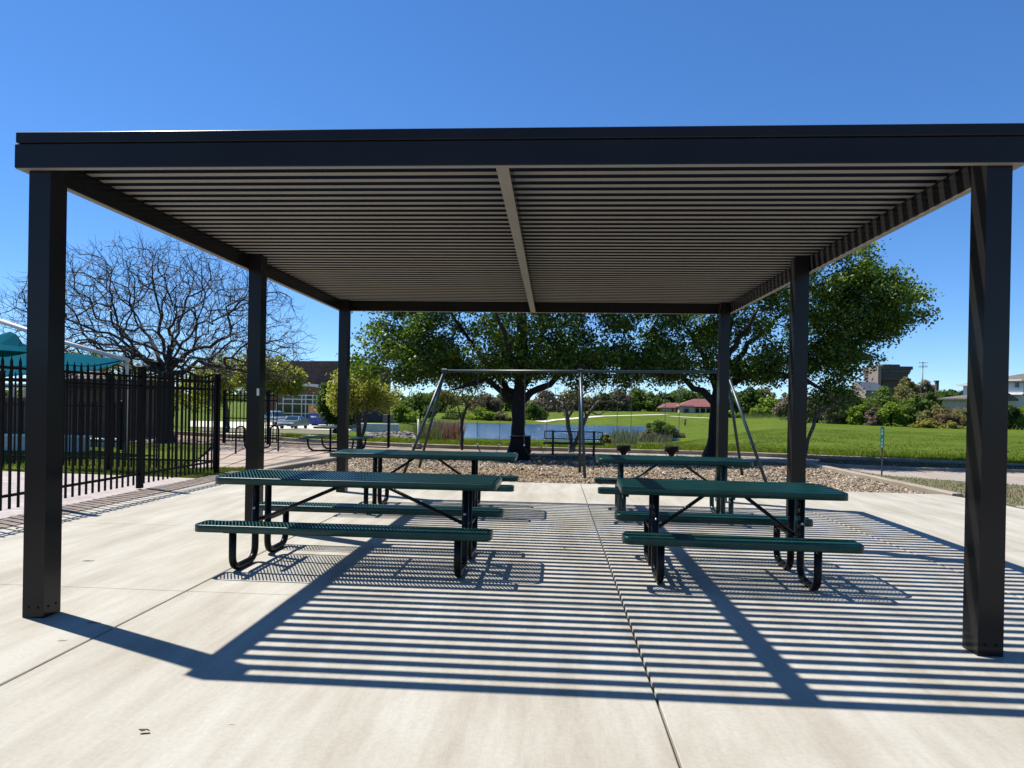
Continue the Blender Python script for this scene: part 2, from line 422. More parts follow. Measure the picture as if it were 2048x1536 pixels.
def terrain(X, Y):
    if Y < 5: return 0.0
    a = X / max(Y, 1e-3)
    c = np.interp(Y, *P_C); r = np.interp(Y, *P_R); l = np.interp(Y, *P_L)
    wr = np.clip((a - 0.16) / 0.20, 0, 1); wl = np.clip((-0.175 - a) / 0.06, 0, 1)
    wr = wr * wr * (3 - 2 * wr); wl = wl * wl * (3 - 2 * wl)
    z = c * (1 - wr) * (1 - wl) + r * wr + l * wl
    d = Y - kerb_y(X)
    if d < 0: z = 0.0
    else: z *= min(1.0, d / 4.0)
    # lake basin
    z += 0.0
    return float(z)
WATER_Z = -2.6
def px_ground(x, y, lo=3.0, hi=900.0):
    d = ray(x, y); s = np.geomspace(lo, hi, 900)
    for t in s:
        p = np.array([0, 0, H]) + d * t
        if p[2] <= terrain(p[0], p[1]): return p
    return np.array([0, 0, H]) + d * hi
def build_ground():
    th = np.concatenate([np.linspace(-180, -62, 20), np.linspace(-60, 60, 161), np.linspace(62, 180, 20)]) * math.pi / 180
    th = th[:-1]
    s_in = np.array([0.02, 0.3, 0.6, 0.85, 0.97, 0.997])
    s_out = np.concatenate([[1.012], 1.012 + np.geomspace(0.03, 1, 14) * 1.0, np.geomspace(2.15, 12, 46), np.geomspace(13, 250, 30)])
    V = []
    for t in th:
        dx, dy = math.sin(t), math.cos(t)
        rk = 40.0
        if dy > 0.12:
            lo, hi = 0.1, 120.0
            for _ in range(40):
                mid = (lo + hi) / 2
                if mid * dy > kerb_y(mid * dx): hi = mid
                else: lo = mid
            rk = lo
        for s in s_in: V.append((dx * rk * s, dy * rk * s, -0.12))
        for s in s_out:
            X, Y = dx * rk * s, dy * rk * s
            z = terrain(X, Y) + 0.03
            if s > 1.3: z += 0.03 * math.sin(X * 0.9 + 1.3 * math.sin(Y * 0.5)) * math.cos(Y * 0.7)
            V.append((X, Y, z))
    n, k = len(th), len(s_in) + len(s_out); F = []
    for i in range(n):
        for j in range(k - 1): F.append((i * k + j, ((i + 1) % n) * k + j, ((i + 1) % n) * k + j + 1, i * k + j + 1))
    V.append((0, 0, -0.12))
    F = np.array(F)[:, ::-1]
    me = np_mesh('ground', V, F, smooth=True)
    me.materials.append(MT['field']); me.materials.append(MT['dirt'])
    inner = np.array([(1 if (q % (k - 1)) < 5 else 0) for q in range(len(F))], np.int32)
    me.polygons.foreach_set('material_index', inner)
    cap = MB()
    o = link('ground', me); tag(o, kind='structure')
    c = MB(); c.v = []; 
    return o
build_ground()
w = MB(); w.add([(-75, 50, WATER_Z), (40, 50, WATER_Z), (40, 148, WATER_Z), (-75, 148, WATER_Z)], [(0, 1, 2, 3)])
tag(w.build('water', 'water'), kind='structure')

# ------------------------------------------------------------------ paved setting
def sheet(name, poly, z, m, th=0.05, kind='structure', parent=None):
    b = MB(); b.prism(poly, z - th, z)
    o = b.build(name, m, parent)
    if kind: o['kind'] = kind
    return o
# pavilion slab: cast panels with open joints between them
slab = empty('slab', (0, 0, 0)); slab['kind'] = 'structure'
b = MB(); b.prism([(-6.42, -6), (7.70, -6), (7.70, 12.0), (7.42, 12.86), (-6.42, 13.11)], -0.115, -0.03); b.build('joint_bed', 'joint', slab)
jx = [-6.42, -2.952, 0.583, 3.99, 7.70]
jy = [-6.0, -2.7, 0.0, 2.48, 5.11, 7.74, 10.4, 13.09]
G = 0.007
for i in range(len(jx) - 1):
    for j in range(len(jy) - 1):
        x0, x1 = jx[i] + (G if i else 0), jx[i + 1] - (G if i < len(jx) - 2 else 0)
        y0, y1 = jy[j] + G * 0.6, jy[j + 1] - (G * 0.6 if j < len(jy) - 2 else 0)
        e = 0.006
        pts = [(x0, y0), (x1, y0), (x1, y1), (x0, y1)]
        if i == 3 and j == len(jy) - 2: pts = [(x0, y0), (x1, y0), (x1, 12.0), (7.42, 12.86), (x0, 12.98)]
        cx, cy = sum(p[0] for p in pts) / len(pts), sum(p[1] for p in pts) / len(pts)
        ins = [(p[0] + (e if p[0] < cx else -e), p[1] + (e if p[1] < cy else -e)) for p in pts]
        n = len(pts); mb = MB()
        vs = [(p[0], p[1], -0.09) for p in pts] + [(p[0], p[1], -0.005) for p in pts] + [(p[0], p[1], 0.0) for p in ins]
        fs = [tuple(reversed(range(n))), tuple(range(2 * n, 3 * n))]
        for l in range(2):
            fs += [(l * n + q, l * n + (q + 1) % n, (l + 1) * n + (q + 1) % n, (l + 1) * n + q) for q in range(n)]
        mb.add(vs, fs); mb.build('concrete_panel', 'concrete', slab)
# brick edging under the fence, brick by brick
edge = empty('brick_edging', (-6.7, 7, 0)); edge['kind'] = 'structure'
b = MB(); b.box((-0.0, 1.0, -0.07), (0.53, 20, 0.08)); b.build('mortar_bed', 'joint', edge)
bm = MB().box((0, 0, 0), (0.52, 0.098, 0.06), bev=0.006).mesh('brick')
bm.materials.append(MT['brickedge'])
for k in range(128):
    o = link('brick', bm, edge); o.location = (random.uniform(-.004, .004), -5.0 + 0.108 * k + 1 - 3.0, -0.024 + random.uniform(-.003, .003)); o.rotation_euler = (0, 0, random.uniform(-.012, .012))
# paver court inside the fence
sheet('paver_court', [(-6.98, -3), (-6.98, 12.55), (-16, 13.3), (-30, 13.3), (-30, -3)], -0.02, 'paver')
# mulch bed
sheet('mulch_bed', [(-6.45, 13.14), (7.45, 12.9), (7.5, 13.9), (7.4, 18.9), (2.9, 19.5), (-5.6, 20.2), (-6.0, 18.0), (-6.4, 14.9)], -0.105, 'mulchbase', 0.012)
def wall_strip(name, pts, w, z0, z1, m, label=None, cat=None, kind='structure'):
    P = [Vector((p[0], p[1], 0)) for p in pts]; L, R = [], []
    for i, p in enumerate(P):
        t = (P[min(i + 1, len(P) - 1)] - P[max(i - 1, 0)]).normalized(); n = Vector((-t.y, t.x, 0))
        L.append(p + n * w / 2); R.append(p - n * w / 2)
    mb = MB(); e = 0.015; k = len(P); vs = []
    for i in range(k):
        c = (L[i] + R[i]) / 2
        for q, zz, s in ((L[i], z0, 1), (L[i], z1 - e, 1), (L[i], z1, 1 - 2 * e / w), (R[i], z1, 1 - 2 * e / w), (R[i], z1 - e, 1), (R[i], z0, 1)):
            v = c + (q - c) * s; vs.append((v.x, v.y, zz))
    fs = []
    for i in range(k - 1):
        for j in range(5): fs.append((i * 6 + j, (i + 1) * 6 + j, (i + 1) * 6 + j + 1, i * 6 + j + 1))
    fs += [tuple(range(6)), tuple(reversed(range((k - 1) * 6, k * 6)))]
    mb.add(vs, [tuple(reversed(f)) for f in fs])
    o = mb.build(name, m)
    return tag(o, label, cat, None, kind)
KL = [tuple(at(x, y, 0.05)[:2]) for x, y in [(505, 942), (528, 936), (600, 924.5), (660, 915), (700, 909), (740, 904)]]
wall_strip('kerb', KL, 0.24, -0.118, 0.05, 'kerb')
wall_strip('kerb', [(7.66, 12.80), (7.62, 14.5), (7.55, 16.6), (7.50, 18.4), (7.45, 19.4)], 0.20, -0.118, 0.03, 'kerb')
wall_strip('kerb', [(7.85, 11.4), (7.80, 8.0), (7.80, 0)], 0.16, -0.1, 0.02, 'kerb')
# streets
def off(y): return [(x, yy + y) for x, yy in KERB[2:-1]]
far = off(-0.02)
near = [at(x, y, -0.07)[:2] for x, y in [(2300, 943), (2038, 934), (1900, 930), (1800, 926), (1672, 922), (1500, 919.5), (1300, 912), (1236, 910), (1080, 902), (925, 898), (780, 894), (640, 887.5), (560, 884), (420, 878)]]
sheet('street', [tuple(p) for p in far] + [tuple(p) for p in near], -0.07, 'street', 0.04)
wall_strip('kerb', KERB[1:-1], 0.17, -0.12, 0.065, 'kerb')
med = [tuple(at(x, y, -0.04)[:2]) for x, y in [(1640, 921), (1672, 922), (1800, 926), (1900, 930), (2038, 934), (2300, 943)]]
med2 = [tuple(at(x, y, -0.02)[:2]) for x, y in [(2300, 949), (2038, 940), (1900, 937.5), (1800, 934), (1672, 929), (1640, 926)]]
wall_strip('kerb', [tuple(at(x, y, 0.0)[:2]) for x, y in [(1640, 927), (1672, 930), (1800, 935.5), (1900, 938.5), (2038, 941), (2300, 950)]], 0.16, -0.12, 0.03, 'kerb')
sheet('verge', med + med2, -0.015, 'drygrass', 0.06)
sheet('driveway', [tuple(at(x, y, -0.05)[:2]) for x, y in [(1640, 928), (1672, 931), (1800, 937), (1900, 940), (2038, 943), (2350, 953), (2350, 990), (2048, 971), (1900, 962), (1763, 950), (1690, 938)]], -0.05, 'street', 0.05)
sheet('lawn', [(7.6, 17.6), (8.0, 16.45), (8.9, 15.75), (10.3, 14.9), (16, 11.5), (16, 2), (7.9, 2), (7.88, 11.5), (7.78, 12.95)], -0.005, 'drygrass', 0.1)
sheet('concrete_path', [(10.05, 14.1), (16, 10.6), (16, 10.2), (10.05, 13.7)], 0.004, 'path', 0.03)
# soil under the big trees, pinkish paving on the left
sheet('soil', [(7.4, 19.0), (2.9, 19.4), (-4.9, 19.2), (-5.5, 20.3)] + [tuple(at(x, y + .3, -0.06)[:2]) for x, y in [(780, 894), (925, 898), (1080, 902), (1236, 910), (1300, 912), (1500, 919.5), (1640, 921.5)]], -0.06, 'dirt', 0.05)
pz = empty('paved_area', (0, 0, 0)); pz['kind'] = 'structure'
def lerp(a, b, t): return (a[0] + (b[0] - a[0]) * t, a[1] + (b[1] - a[1]) * t)
A0, A1, B0, B1 = (-8.3, 14.3), (-6.66, 14.95), (-11.6, 21.9), (-5.78, 21.6)
for i in range(5):
    for j in range(6):
        g = 0.006
        q = [lerp(lerp(A0, A1, u), lerp(B0, B1, u), v) for u, v in ((i / 5 + g, j / 6 + g * .7), ((i + 1) / 5 - g, j / 6 + g * .7), ((i + 1) / 5 - g, (j + 1) / 6 - g * .7), (i / 5 + g, (j + 1) / 6 - g * .7))]
        mb = MB(); z = -0.03 + random.uniform(-.006, .006); mb.prism(q, z - 0.05, z); mb.build('paving_panel', 'pink', pz)
b = MB(); b.prism([A0, A1, B1, B0], -0.11, -0.05); b.build('joint_bed', 'dirt', pz)
sheet('lawn', [(-7.13, 12.6), (-6.45, 13.12), (-6.5, 13.6), (-6.68, 14.95), (-8.3, 14.28), (-11, 13.6)], -0.03, 'field', 0.06)
sheet('lawn', [(-30, 13.32), (-16, 13.32), (-7.2, 12.6), (-11, 13.62), (-8.3, 14.35), (-11.8, 21.9), (-30, 26)], -0.035, 'field', 0.06)
# far paths by the lake and the car park
def strip_on_terrain(name, pix, w, m, lift=0.06):
    P = [px_ground(x, y) for x, y in pix]; mb = MB(); vs = []
    Q = []
    for i in range(len(P) - 1):
        for t in np.linspace(0, 1, 10, endpoint=False): Q.append(P[i] * (1 - t) + P[i + 1] * t)
    Q.append(P[-1])
    for i, p in enumerate(Q):
        t = Q[min(i + 1, len(Q) - 1)] - Q[max(i - 1, 0)]; n = np.array([-t[1], t[0], 0]); n /= np.linalg.norm(n) + 1e-9
        for s in (-1, 1):
            q = p + n * s * w / 2; vs.append((q[0], q[1], terrain(q[0], q[1]) + lift))
    fs = [(2 * i, 2 * i + 1, 2 * i + 3, 2 * i + 2) for i in range(len(Q) - 1)]
    mb.add(vs, [f[::-1] for f in fs]); return tag(mb.build(name, m), kind='structure')

def patch_on_terrain(name, poly, m, lift, n=16):
    """quad patch bilinear between four ground corners"""
    a, b_, c, d = poly; V = []; F = []
    for i in range(n + 1):
        for j in range(n + 1):
            u, v = i / n, j / n
            x = (a[0] * (1 - u) + b_[0] * u) * (1 - v) + (d[0] * (1 - u) + c[0] * u) * v
            y = (a[1] * (1 - u) + b_[1] * u) * (1 - v) + (d[1] * (1 - u) + c[1] * u) * v
            V.append((x, y, terrain(x, y) + lift))
    for i in range(n):
        for j in range(n): F.append((i * (n + 1) + j, (i + 1) * (n + 1) + j, (i + 1) * (n + 1) + j + 1, i * (n + 1) + j + 1))
    me = np_mesh(name, V, F, smooth=True); o = link(name, me, None, m); return tag(o, kind='structure')
def gx(x, Y): return at(x, 800, Y=Y)[0]
patch_on_terrain('parking_lot', [(gx(380, 66), 66), (gx(720, 66), 66), (gx(730, 92), 92), (gx(380, 92), 92)], 'path', 0.10)
patch_on_terrain('pavement', [(gx(380, 36.0), 36.0), (gx(640, 35.0), 35.0), (gx(640, 37.6), 37.6), (gx(380, 39), 39)], 'path', 0.08)
patch_on_terrain('verge', [(gx(400, 44), 44), (gx(700, 42), 42), (gx(700, 64), 64), (gx(400, 64), 64)], 'drygrass', 0.07)
strip_on_terrain('footpath', [(1080, 845), (1120, 840), (1200, 833), (1330, 829.5)], 3.0, 'path', 0.10)
strip_on_terrain('footpath', [(1340, 833), (1400, 836), (1430, 837)], 2.0, 'path', 0.10)

# ------------------------------------------------------------------ pavilion
XL, XR, S_ = -4.028 * K, 3.1606 * K, 0.1715 * K
YF, YM, YB = 4.7355 * K, 8.3304 * K, 11.9497 * K
ZB, ZS, ZT = 3.4258 * K, 3.6067 * K, 3.6984 * K
TH = 0.056
pav = empty('pavilion', ((XL + XR) / 2, YF, 0), 'dark bronze open pavilion with a flat slatted roof standing on the concrete slab', 'pavilion')
ox, oy = pav.location.x, pav.location.y
def pbuild(mb, name, m='bronze', parent=pav):
    mb.v = [(x - ox, y - oy, z) for x, y, z in mb.v]; return mb.build(name, m, parent)
pm = MB().box((0, 0, ZS / 2 + 0.025), (S_, S_, ZS + 0.05), bev=0.004).mesh('post'); pm.materials.append(MT['bronze'])
bolt = MB().lathe([(0, -.004), (.008, -.004), (.008, .003), (.004, .006), (0, .006)], n=8).mesh('bolt'); bolt.materials.append(MT['black'])
for (x, y) in [(XL, YF), (XL, YM), (XL, YB), (XR - S_, YF), (XR - S_, YM), (XR - S_, YB)]:
    p = link('post', pm, pav); p.location = (x + S_ / 2 - ox, y + S_ / 2 - oy, 0)
    for dx in (-0.035, 0.035):
        o = link('bolt', bolt, p); o.location = (dx, -S_ / 2 - 0.001, 0.075); o.rotation_euler = (math.pi / 2, 0, 0)
        o = link('bolt', bolt, p); o.location = (S_ / 2 + 0.001, dx, 0.075); o.rotation_euler = (0, math.pi / 2, 0)
    if (x, y) == (XL, YM):
        st = MB().box((0.062, -S_ / 2 - 0.0015, 1.66), (0.03, 0.003, 0.085)).build('sticker', 'sticker', p)
xo0, xo1, yo0, yo1 = XL - TH - .012, XR + TH + .012, YF - TH + .008, YB + S_ + TH
g = 0.003
def hbeam(x0, x1, y0, y1, z0, z1, name='beam'):
    return pbuild(MB().box(((x0 + x1) / 2, (y0 + y1) / 2, (z0 + z1) / 2), (x1 - x0, y1 - y0, z1 - z0), bev=0.004), name)
hbeam(xo0, xo1, yo0, YF - g, ZB, ZS)                      # front
hbeam(xo0, xo1, YB + S_ + g, yo1, ZB, ZS)                 # back
hbeam(xo0, XL - g, YF, YB + S_, ZB, ZS)                   # left
hbeam(XR + g, xo1, YF, YB + S_, ZB, ZS)                   # right
cbx = -0.400 * K
hbeam(cbx - .044, cbx + .044, YF, YB + S_, ZB + .002, ZS - .004)
def underside(x0, x1, y0, y1, z):
    pbuild(MB().box(((x0 + x1) / 2, (y0 + y1) / 2, z - .002), (x1 - x0, y1 - y0, .004)), 'underside_strip', 'taupe')  # thin taupe strip under each beam, paler than its other faces
underside(xo0 + .004, xo1 - .004, yo0 + .004, YF - g - .002, ZB)
underside(xo0 + .004, xo1 - .004, YB + S_ + g + .002, yo1 - .004, ZB)
underside(xo0 + .004, XL - g - .003, YF + .001, YB + S_ - .001, ZB)
underside(XR + g + .003, xo1 - .004, YF + .001, YB + S_ - .001, ZB)
underside(cbx - .0425, cbx + .0425, YF + .001, YB + S_ - .001, ZB + .002)
f0 = 0.010
hbeam(xo0 + .004, xo1 - .004, yo0 + .003, YF - g, ZS + f0, ZT, 'fascia')
hbeam(xo0 + .004, xo1 - .004, YB + S_ + g, yo1 - .003, ZS + f0, ZT, 'fascia')
hbeam(xo0 + .004, XL - g, YF, YB + S_, ZS + f0, ZT, 'fascia')
hbeam(XR + g, xo1 - .004, YF, YB + S_, ZS + f0, ZT, 'fascia')
# clips that join fascia and beam, only seen as the dark line between them
for (x0, x1, y0, y1) in ((xo0 + .02, xo1 - .02, yo0 + .02, YF - .01), (xo0 + .02, xo1 - .02, YB + S_ + .01, yo1 - .02), (xo0 + .02, XL - .012, YF + .02, YB), (XR + .012, xo1 - .02, YF + .02, YB)):
    pbuild(MB().box(((x0 + x1) / 2, (y0 + y1) / 2, ZS + f0 / 2), (x1 - x0, y1 - y0, f0 + .004)), 'gasket', 'black')
SW, ST = 0.073, 0.040
bays = [(XL - .001, cbx - .001), (cbx + .001, XR + .001)]
for (x0, x1) in bays:
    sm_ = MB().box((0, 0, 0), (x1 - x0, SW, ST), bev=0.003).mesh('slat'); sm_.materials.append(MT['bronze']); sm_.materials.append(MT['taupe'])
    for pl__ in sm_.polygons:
        if pl__.normal.z < -.9: pl__.material_index = 1  # bottom faces taupe, the other faces bronze
    k = 0
    while True:
        y = (4.887 + 0.159 * k) * K; k += 1
        if y > YB + S_ - 0.03: break
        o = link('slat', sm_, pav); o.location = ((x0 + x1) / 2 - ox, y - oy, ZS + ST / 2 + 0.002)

# ------------------------------------------------------------------ picnic tables
def expanded_rect(L, W, corner=0.09, rim=0.062, px=0.032, py=0.060, sw=0.0060, sh=0.007):
    """rim with rounded corners and a woven expanded-metal deck, top at z = 0"""
    mb = MB()
    def rr(dx, z, n=6):
        out = []; r = max(corner - dx, 0.004); hx, hy = L / 2 - dx, W / 2 - dx
        for cx, cy, a0 in ((hx - r, hy - r, 0), (-hx + r, hy - r, 90), (-hx + r, -hy + r, 180), (hx - r, -hy + r, 270)):
            for i in range(n + 1):
                a = math.radians(a0 + 90 * i / n); out.append((cx + r * math.cos(a), cy + r * math.sin(a), z))
        return out
    rings = [rr(0.020, -0.001), rr(0.010, 0.002), rr(0.003, -0.001), rr(0, -0.008), rr(0, -rim), rr(0.005, -rim), rr(0.006, -0.010), rr(0.020, -0.007)]
    n = len(rings[0]); vs = [v for r_ in rings for v in r_]; k = len(rings)
    fs = []
    for l in range(k):
        for i in range(n): fs.append((l * n + i, l * n + (i + 1) % n, ((l + 1) % k) * n + (i + 1) % n, ((l + 1) % k) * n + i))
    mb.add(vs, [f[::-1] for f in fs], True)
    ix, iy = int((L / 2 - 0.02) / (px / 2)), int((W / 2 - 0.02) / (py / 2))
    def ok(i, j):
        x, y = abs(i * px / 2), abs(j * py / 2); hx, hy = L / 2 - 0.012, W / 2 - 0.012
        if x > hx or y > hy: return False
        r = corner - 0.012
        if x > hx - r and y > hy - r: return (x - hx + r) ** 2 + (y - hy + r) ** 2 <= r * r
        return True
    for i in range(-ix, ix + 1):
        for j in range(-iy, iy + 1):
            if (i + j) % 2: continue
            for di, zz in ((1, -0.003), (-1, 0.003)):
                if ok(i, j) and ok(i + di, j + 1):
                    p = Vector((i * px / 2, j * py / 2, -0.006 + zz)); q = Vector(((i + di) * px / 2, (j + 1) * py / 2, -0.006 + zz))
                    t = (q - p).normalized(); s = Vector((-t.y, t.x, 0.0)); u = Vector((0, 0, 1))
                    tilt = 1.35 if di > 0 else -0.22
                    a = (s * math.cos(tilt) + u * math.sin(tilt)) * sw / 2 * (1.0 if di > 0 else 1.9); c = (u * math.cos(tilt) - s * math.sin(tilt)) * 0.0012
                    mb.add([p - a - c, p + a - c, p + a + c, p - a + c, q - a - c, q + a - c, q + a + c, q - a + c], [(3, 2, 6, 7), (0, 4, 5, 1), (1, 5, 6, 2), (0, 3, 7, 4)])
    return mb
_cache = {}
def deck(L, W):
    k = (round(L, 3), round(W, 3))
    if k not in _cache:
        me = expanded_rect(L, W, 0.085 if W > 0.5 else 0.075).mesh('deck'); me.materials.append(MT['green']); _cache[k] = me
    return _cache[k]
def picnic_table(x, y, L, span, rz, label, pipe='black', pointed=False, zt=0.835, zs=0.45):
    t = empty('picnic_table', (x, y, 0), label, 'picnic table', 'green mesh picnic tables under the pavilion', rz)
    o = link('tabletop', deck(L, 0.79), t); o.location = (0, 0, zt)
    for sy in (-1, 1):
        o = link('seat', deck(L, 0.265), t); o.location = (0, sy * 0.588, zs)
    R_ = 0.033
    for sx in (-1, 1):
        X = sx * span / 2
        for sy in (-1, 1):
            yo, yi = sy * 0.575, sy * 0.135
            top_o = zs - 0.062
            path = round_path([(X, yo, top_o), (X, yo, R_), (X, yi, R_), (X, yi, zt - 0.062)], 0.13, 7)
            leg = MB().tube(path, R_, 12).build('leg', pipe, t)
            if pointed:
                # flattened pipe tips
                for (yy, z0, z1) in ((yi - sy * 0.0, zt - 0.17, zt - 0.045),):
                    MB().tube([(X, yy - sy * .03, z0 - .12), (X, yy - sy * .03, z0 - .02), (X, yy - sy * .03, z0 + .05), (X, yy - sy * .03, z1)], [.012, .037, .030, .004], 10).build('flattened_tip', pipe, leg)
                MB().tube([(X + .05, yo - sy * 0.10, zs - .12), (X + .05, yo - sy * .10, zs + .0), (X + .05, yo - sy * .10, zs + .07), (X + .05, yo - sy * .10, zs + .14)], [.030, .036, .026, .005], 10).build('flattened_tip', pipe, leg)
            bt = MB().lathe([(0, -.01), (.013, -.01), (.013, .004), (.007, .008), (.007, .016), (0, .016)], n=8).build('bolt', 'steel', leg)
            bt.location = (X, yi + sy * 0.034, zs + 0.12 + 0.05 * sy); bt.rotation_euler = (-sy * math.pi / 2, 0, 0)
        MB().box((X, 0, zt - 0.066), (0.05, 0.60, 0.008)).build('top_bracket', pipe, t)
        for sy in (-1, 1):
            MB().box((X, sy * 0.588, zs - 0.066), (0.05, 0.22, 0.008)).build('seat_bracket', pipe, t)
            sd = MB().box((X, sy * 0.36, zs - 0.085), (0.035, 0.47, 0.02)).build('seat_arm', pipe, t)
        MB().tube([(X - sx * 0.01, 0, zs - 0.06), (sx * 0.13, 0, zt - 0.055)], 0.0175, 10).build('brace', pipe, t)
        MB().tube([(X, -0.15, zs - 0.05), (X, 0.15, zs - 0.05)], 0.0165, 10).build('crossbar', pipe, t)
    MB().box((0, 0, zt - 0.05), (0.42, 0.05, 0.008)).build('centre_bracket', pipe, t)
    for s in (-1, 1): MB().box((0, s * 0.0, zt - 0.03), (0.03, 0.72, 0.012)).build('stiffener', 'green', t) if s == 1 else None
    return t
picnic_table(-1.835, 6.27, 2.66, 2.05, math.radians(-0.5), 'long dark green mesh picnic table in front on the left, half in sun')
picnic_table(1.635, 6.27, 1.98, 1.31, math.radians(-2.2), 'shorter dark green mesh picnic table in front on the right beside the centre joint')
picnic_table(-1.845, 9.45, 2.67, 1.44, 0.0, 'long dark green mesh picnic table behind on the left, by the back left post')
picnic_table(1.70, 9.45, 2.12, 1.42, math.radians(-1.2), 'green mesh picnic table behind on the right with green legs and flattened pipe tips', 'greenpipe', True)

# the table on the pinkish paving, seen end on
t5 = empty('picnic_table', (-6.93, 20.6, -0.03), 'small green picnic table with curved legs on the pinkish paving outside the pavilion', 'picnic table', None, math.radians(-6))
o = link('tabletop', deck(0.86, 1.75), t5); o.location = (0, 0, 0.80)
for sx in (-1, 1):
    o = link('seat', deck(0.265, 1.75), t5); o.location = (sx * 0.78, 0, 0.46)
for sy in (-1, 1):
    MB().tube([(0, sy * 0.5, 0.03), (0, sy * 0.5, 0.76)], 0.035, 10).build('leg', 'black', t5)
    for sx in (-1, 1):
        MB().tube(round_path([(sx * 0.78, sy * 0.5, 0.42), (sx * 0.72, sy * 0.5, 0.03), (0, sy * 0.5, 0.03)], 0.34, 8), 0.03, 10).build('seat_arm', 'black', t5)
MB().tube([(0, -0.5, 0.3), (0, 0.5, 0.3)], 0.02, 8).build('crossbar', 'black', t5)

# ------------------------------------------------------------------ fences
def picket_mesh(h, w=0.025):
    s = w / 2; z0 = 0.07
    v = [(-s, -s, z0), (s, -s, z0), (s, s, z0), (-s, s, z0), (-s, -s, h - .13), (s, -s, h - .13), (s, s, h - .13), (-s, s, h - .13),
         (-s * 1.25, -s * .8, h - .09), (s * 1.25, -s * .8, h - .09), (s * 1.25, s * .8, h - .09), (-s * 1.25, s * .8, h - .09), (0, 0, h)]
    f = [(0, 3, 2, 1)] + [(a + l, (a + 1) % 4 + l, (a + 1) % 4 + l + 4, a + l + 4) for l in (0, 4) for a in range(4)] + [(8 + a, 8 + (a + 1) % 4, 12) for a in range(4)]
    me = MB().add(v, f).mesh('picket'); me.materials.append(MT['fence']); return me
def fence(p0, p1, h, posts, spacing, label, rails=(1.93, 1.77, 0.25), group='black spear top fences', ends=(1, 1)):
    a, b_ = Vector((*p0, 0)), Vector((*p1, 0)); d = b_ - a; L = d.length; ang = math.atan2(d.y, d.x)
    r = empty('metal_fence', a, label, 'fence', group, ang)
    pk = picket_mesh(h)
    post = MB().box((0, 0, (h - .02) / 2), (0.085, 0.085, h - .02), bev=.004); post = post.mesh('post'); post.materials.append(MT['fence'])
    cap = MB().box((0, 0, 0), (0.105, 0.105, 0.025), bev=.004).add([(-.05, -.05, .0125), (.05, -.05, .0125), (.05, .05, .0125), (-.05, .05, .0125), (0, 0, .035)], [(0, 1, 4), (1, 2, 4), (2, 3, 4), (3, 0, 4)]).mesh('cap'); cap.materials.append(MT['fence'])
    for s in posts:
        o = link('post', post, r); o.location = (s, 0, 0)
        c = link('cap', cap, o); c.location = (0, 0, h - .005)
    for z in rails: MB().box((L / 2, 0, z), (L, 0.034, 0.038), bev=.003).build('rail', 'fence', r)
    s = spacing / 2
    while s < L:
        if min(abs(s - q) for q in posts) > 0.07:
            o = link('picket', pk, r); o.location = (s, 0.0, 0)
        s += spacing
    return r
fence((-7.12, 13.42), (-7.12, -1.2), 2.10, [0, 2.58, 4.72, 7.3, 9.9, 12.5], 0.141, 'black spear top fence running along the left edge of the slab')
fence((-7.12, 13.42), (-17.6, 13.55), 2.10, [2.45, 4.9, 7.35, 9.8], 0.141, 'black spear top fence turning away behind the paver court')
fence((gx(437, 22.2), 22.6), (gx(545, 22.0), 22.4), 1.92, [0.02, 1.72], 0.141, 'short black fence panel with picket tops beyond the lawn near the bike rack', rails=(1.72, 1.55, 0.9, 0.22))
fence((-20, 19.3), (-12.6, 18.6), 1.45, [0, 2.4, 4.8, 7.2], 0.15, 'lower black fence standing in the grass behind the shade sail pole', rails=(1.3, 0.25))

# bike rack
br = MB().tube(round_path([(-.75, 0, 0), (-.75, 0, .8), (-.45, 0, .8), (-.45, 0, .14), (-.15, 0, .14), (-.15, 0, .8), (.15, 0, .8), (.15, 0, .14), (.45, 0, .14), (.45, 0, .8), (.75, 0, .8), (.75, 0, 0)], .145, 6), 0.027, 8).build('bike_rack', 'black')
br.location = (gx(520, 19.3), 19.2, -0.03); br.rotation_euler = (0, 0, math.radians(62)); tag(br, 'black wavy pipe bike rack beside the short fence panel', 'bike rack')

# ------------------------------------------------------------------ swing set
sw = empty('swing_set', (0.62, 15.18, -0.05), 'tall blue green pipe swing frame over the mulch bed', 'swing set')
def sp(x, y, z): return (x - 0.62, y - 15.18, z + 0.05)
zb_ = 2.36
MB().tube([sp(-2.55, 15.18, zb_ - .035), sp(0.62, 15.18, zb_), sp(3.95, 15.18, zb_ + .03)], 0.034, 12).build('top_beam', 'swing', sw)
for pts in ([(-2.56, 15.18, zb_ - .035), (-3.42, 14.66, -0.2)], [(-2.56, 15.18, zb_ - .035), (-3.36, 16.17, -0.2)],
            [(0.62, 15.16, zb_), (0.74, 14.45, -0.2)], [(0.62, 15.20, zb_), (0.68, 15.9, -0.2)],
            [(3.96, 15.18, zb_ + .03), (4.60, 14.05, -0.2)], [(3.96, 15.18, zb_ + .03), (4.66, 16.2, -0.2)]):
    MB().tube([sp(*p) for p in pts], 0.034, 12).build('leg', 'swing', sw)
for p in ((-2.56, 15.18, zb_ - .035), (0.62, 15.18, zb_), (3.96, 15.18, zb_ + .03)):
    MB().box(sp(*p), (0.15, 0.12, 0.12), bev=.03).build('joint_clamp', 'swing', sw)
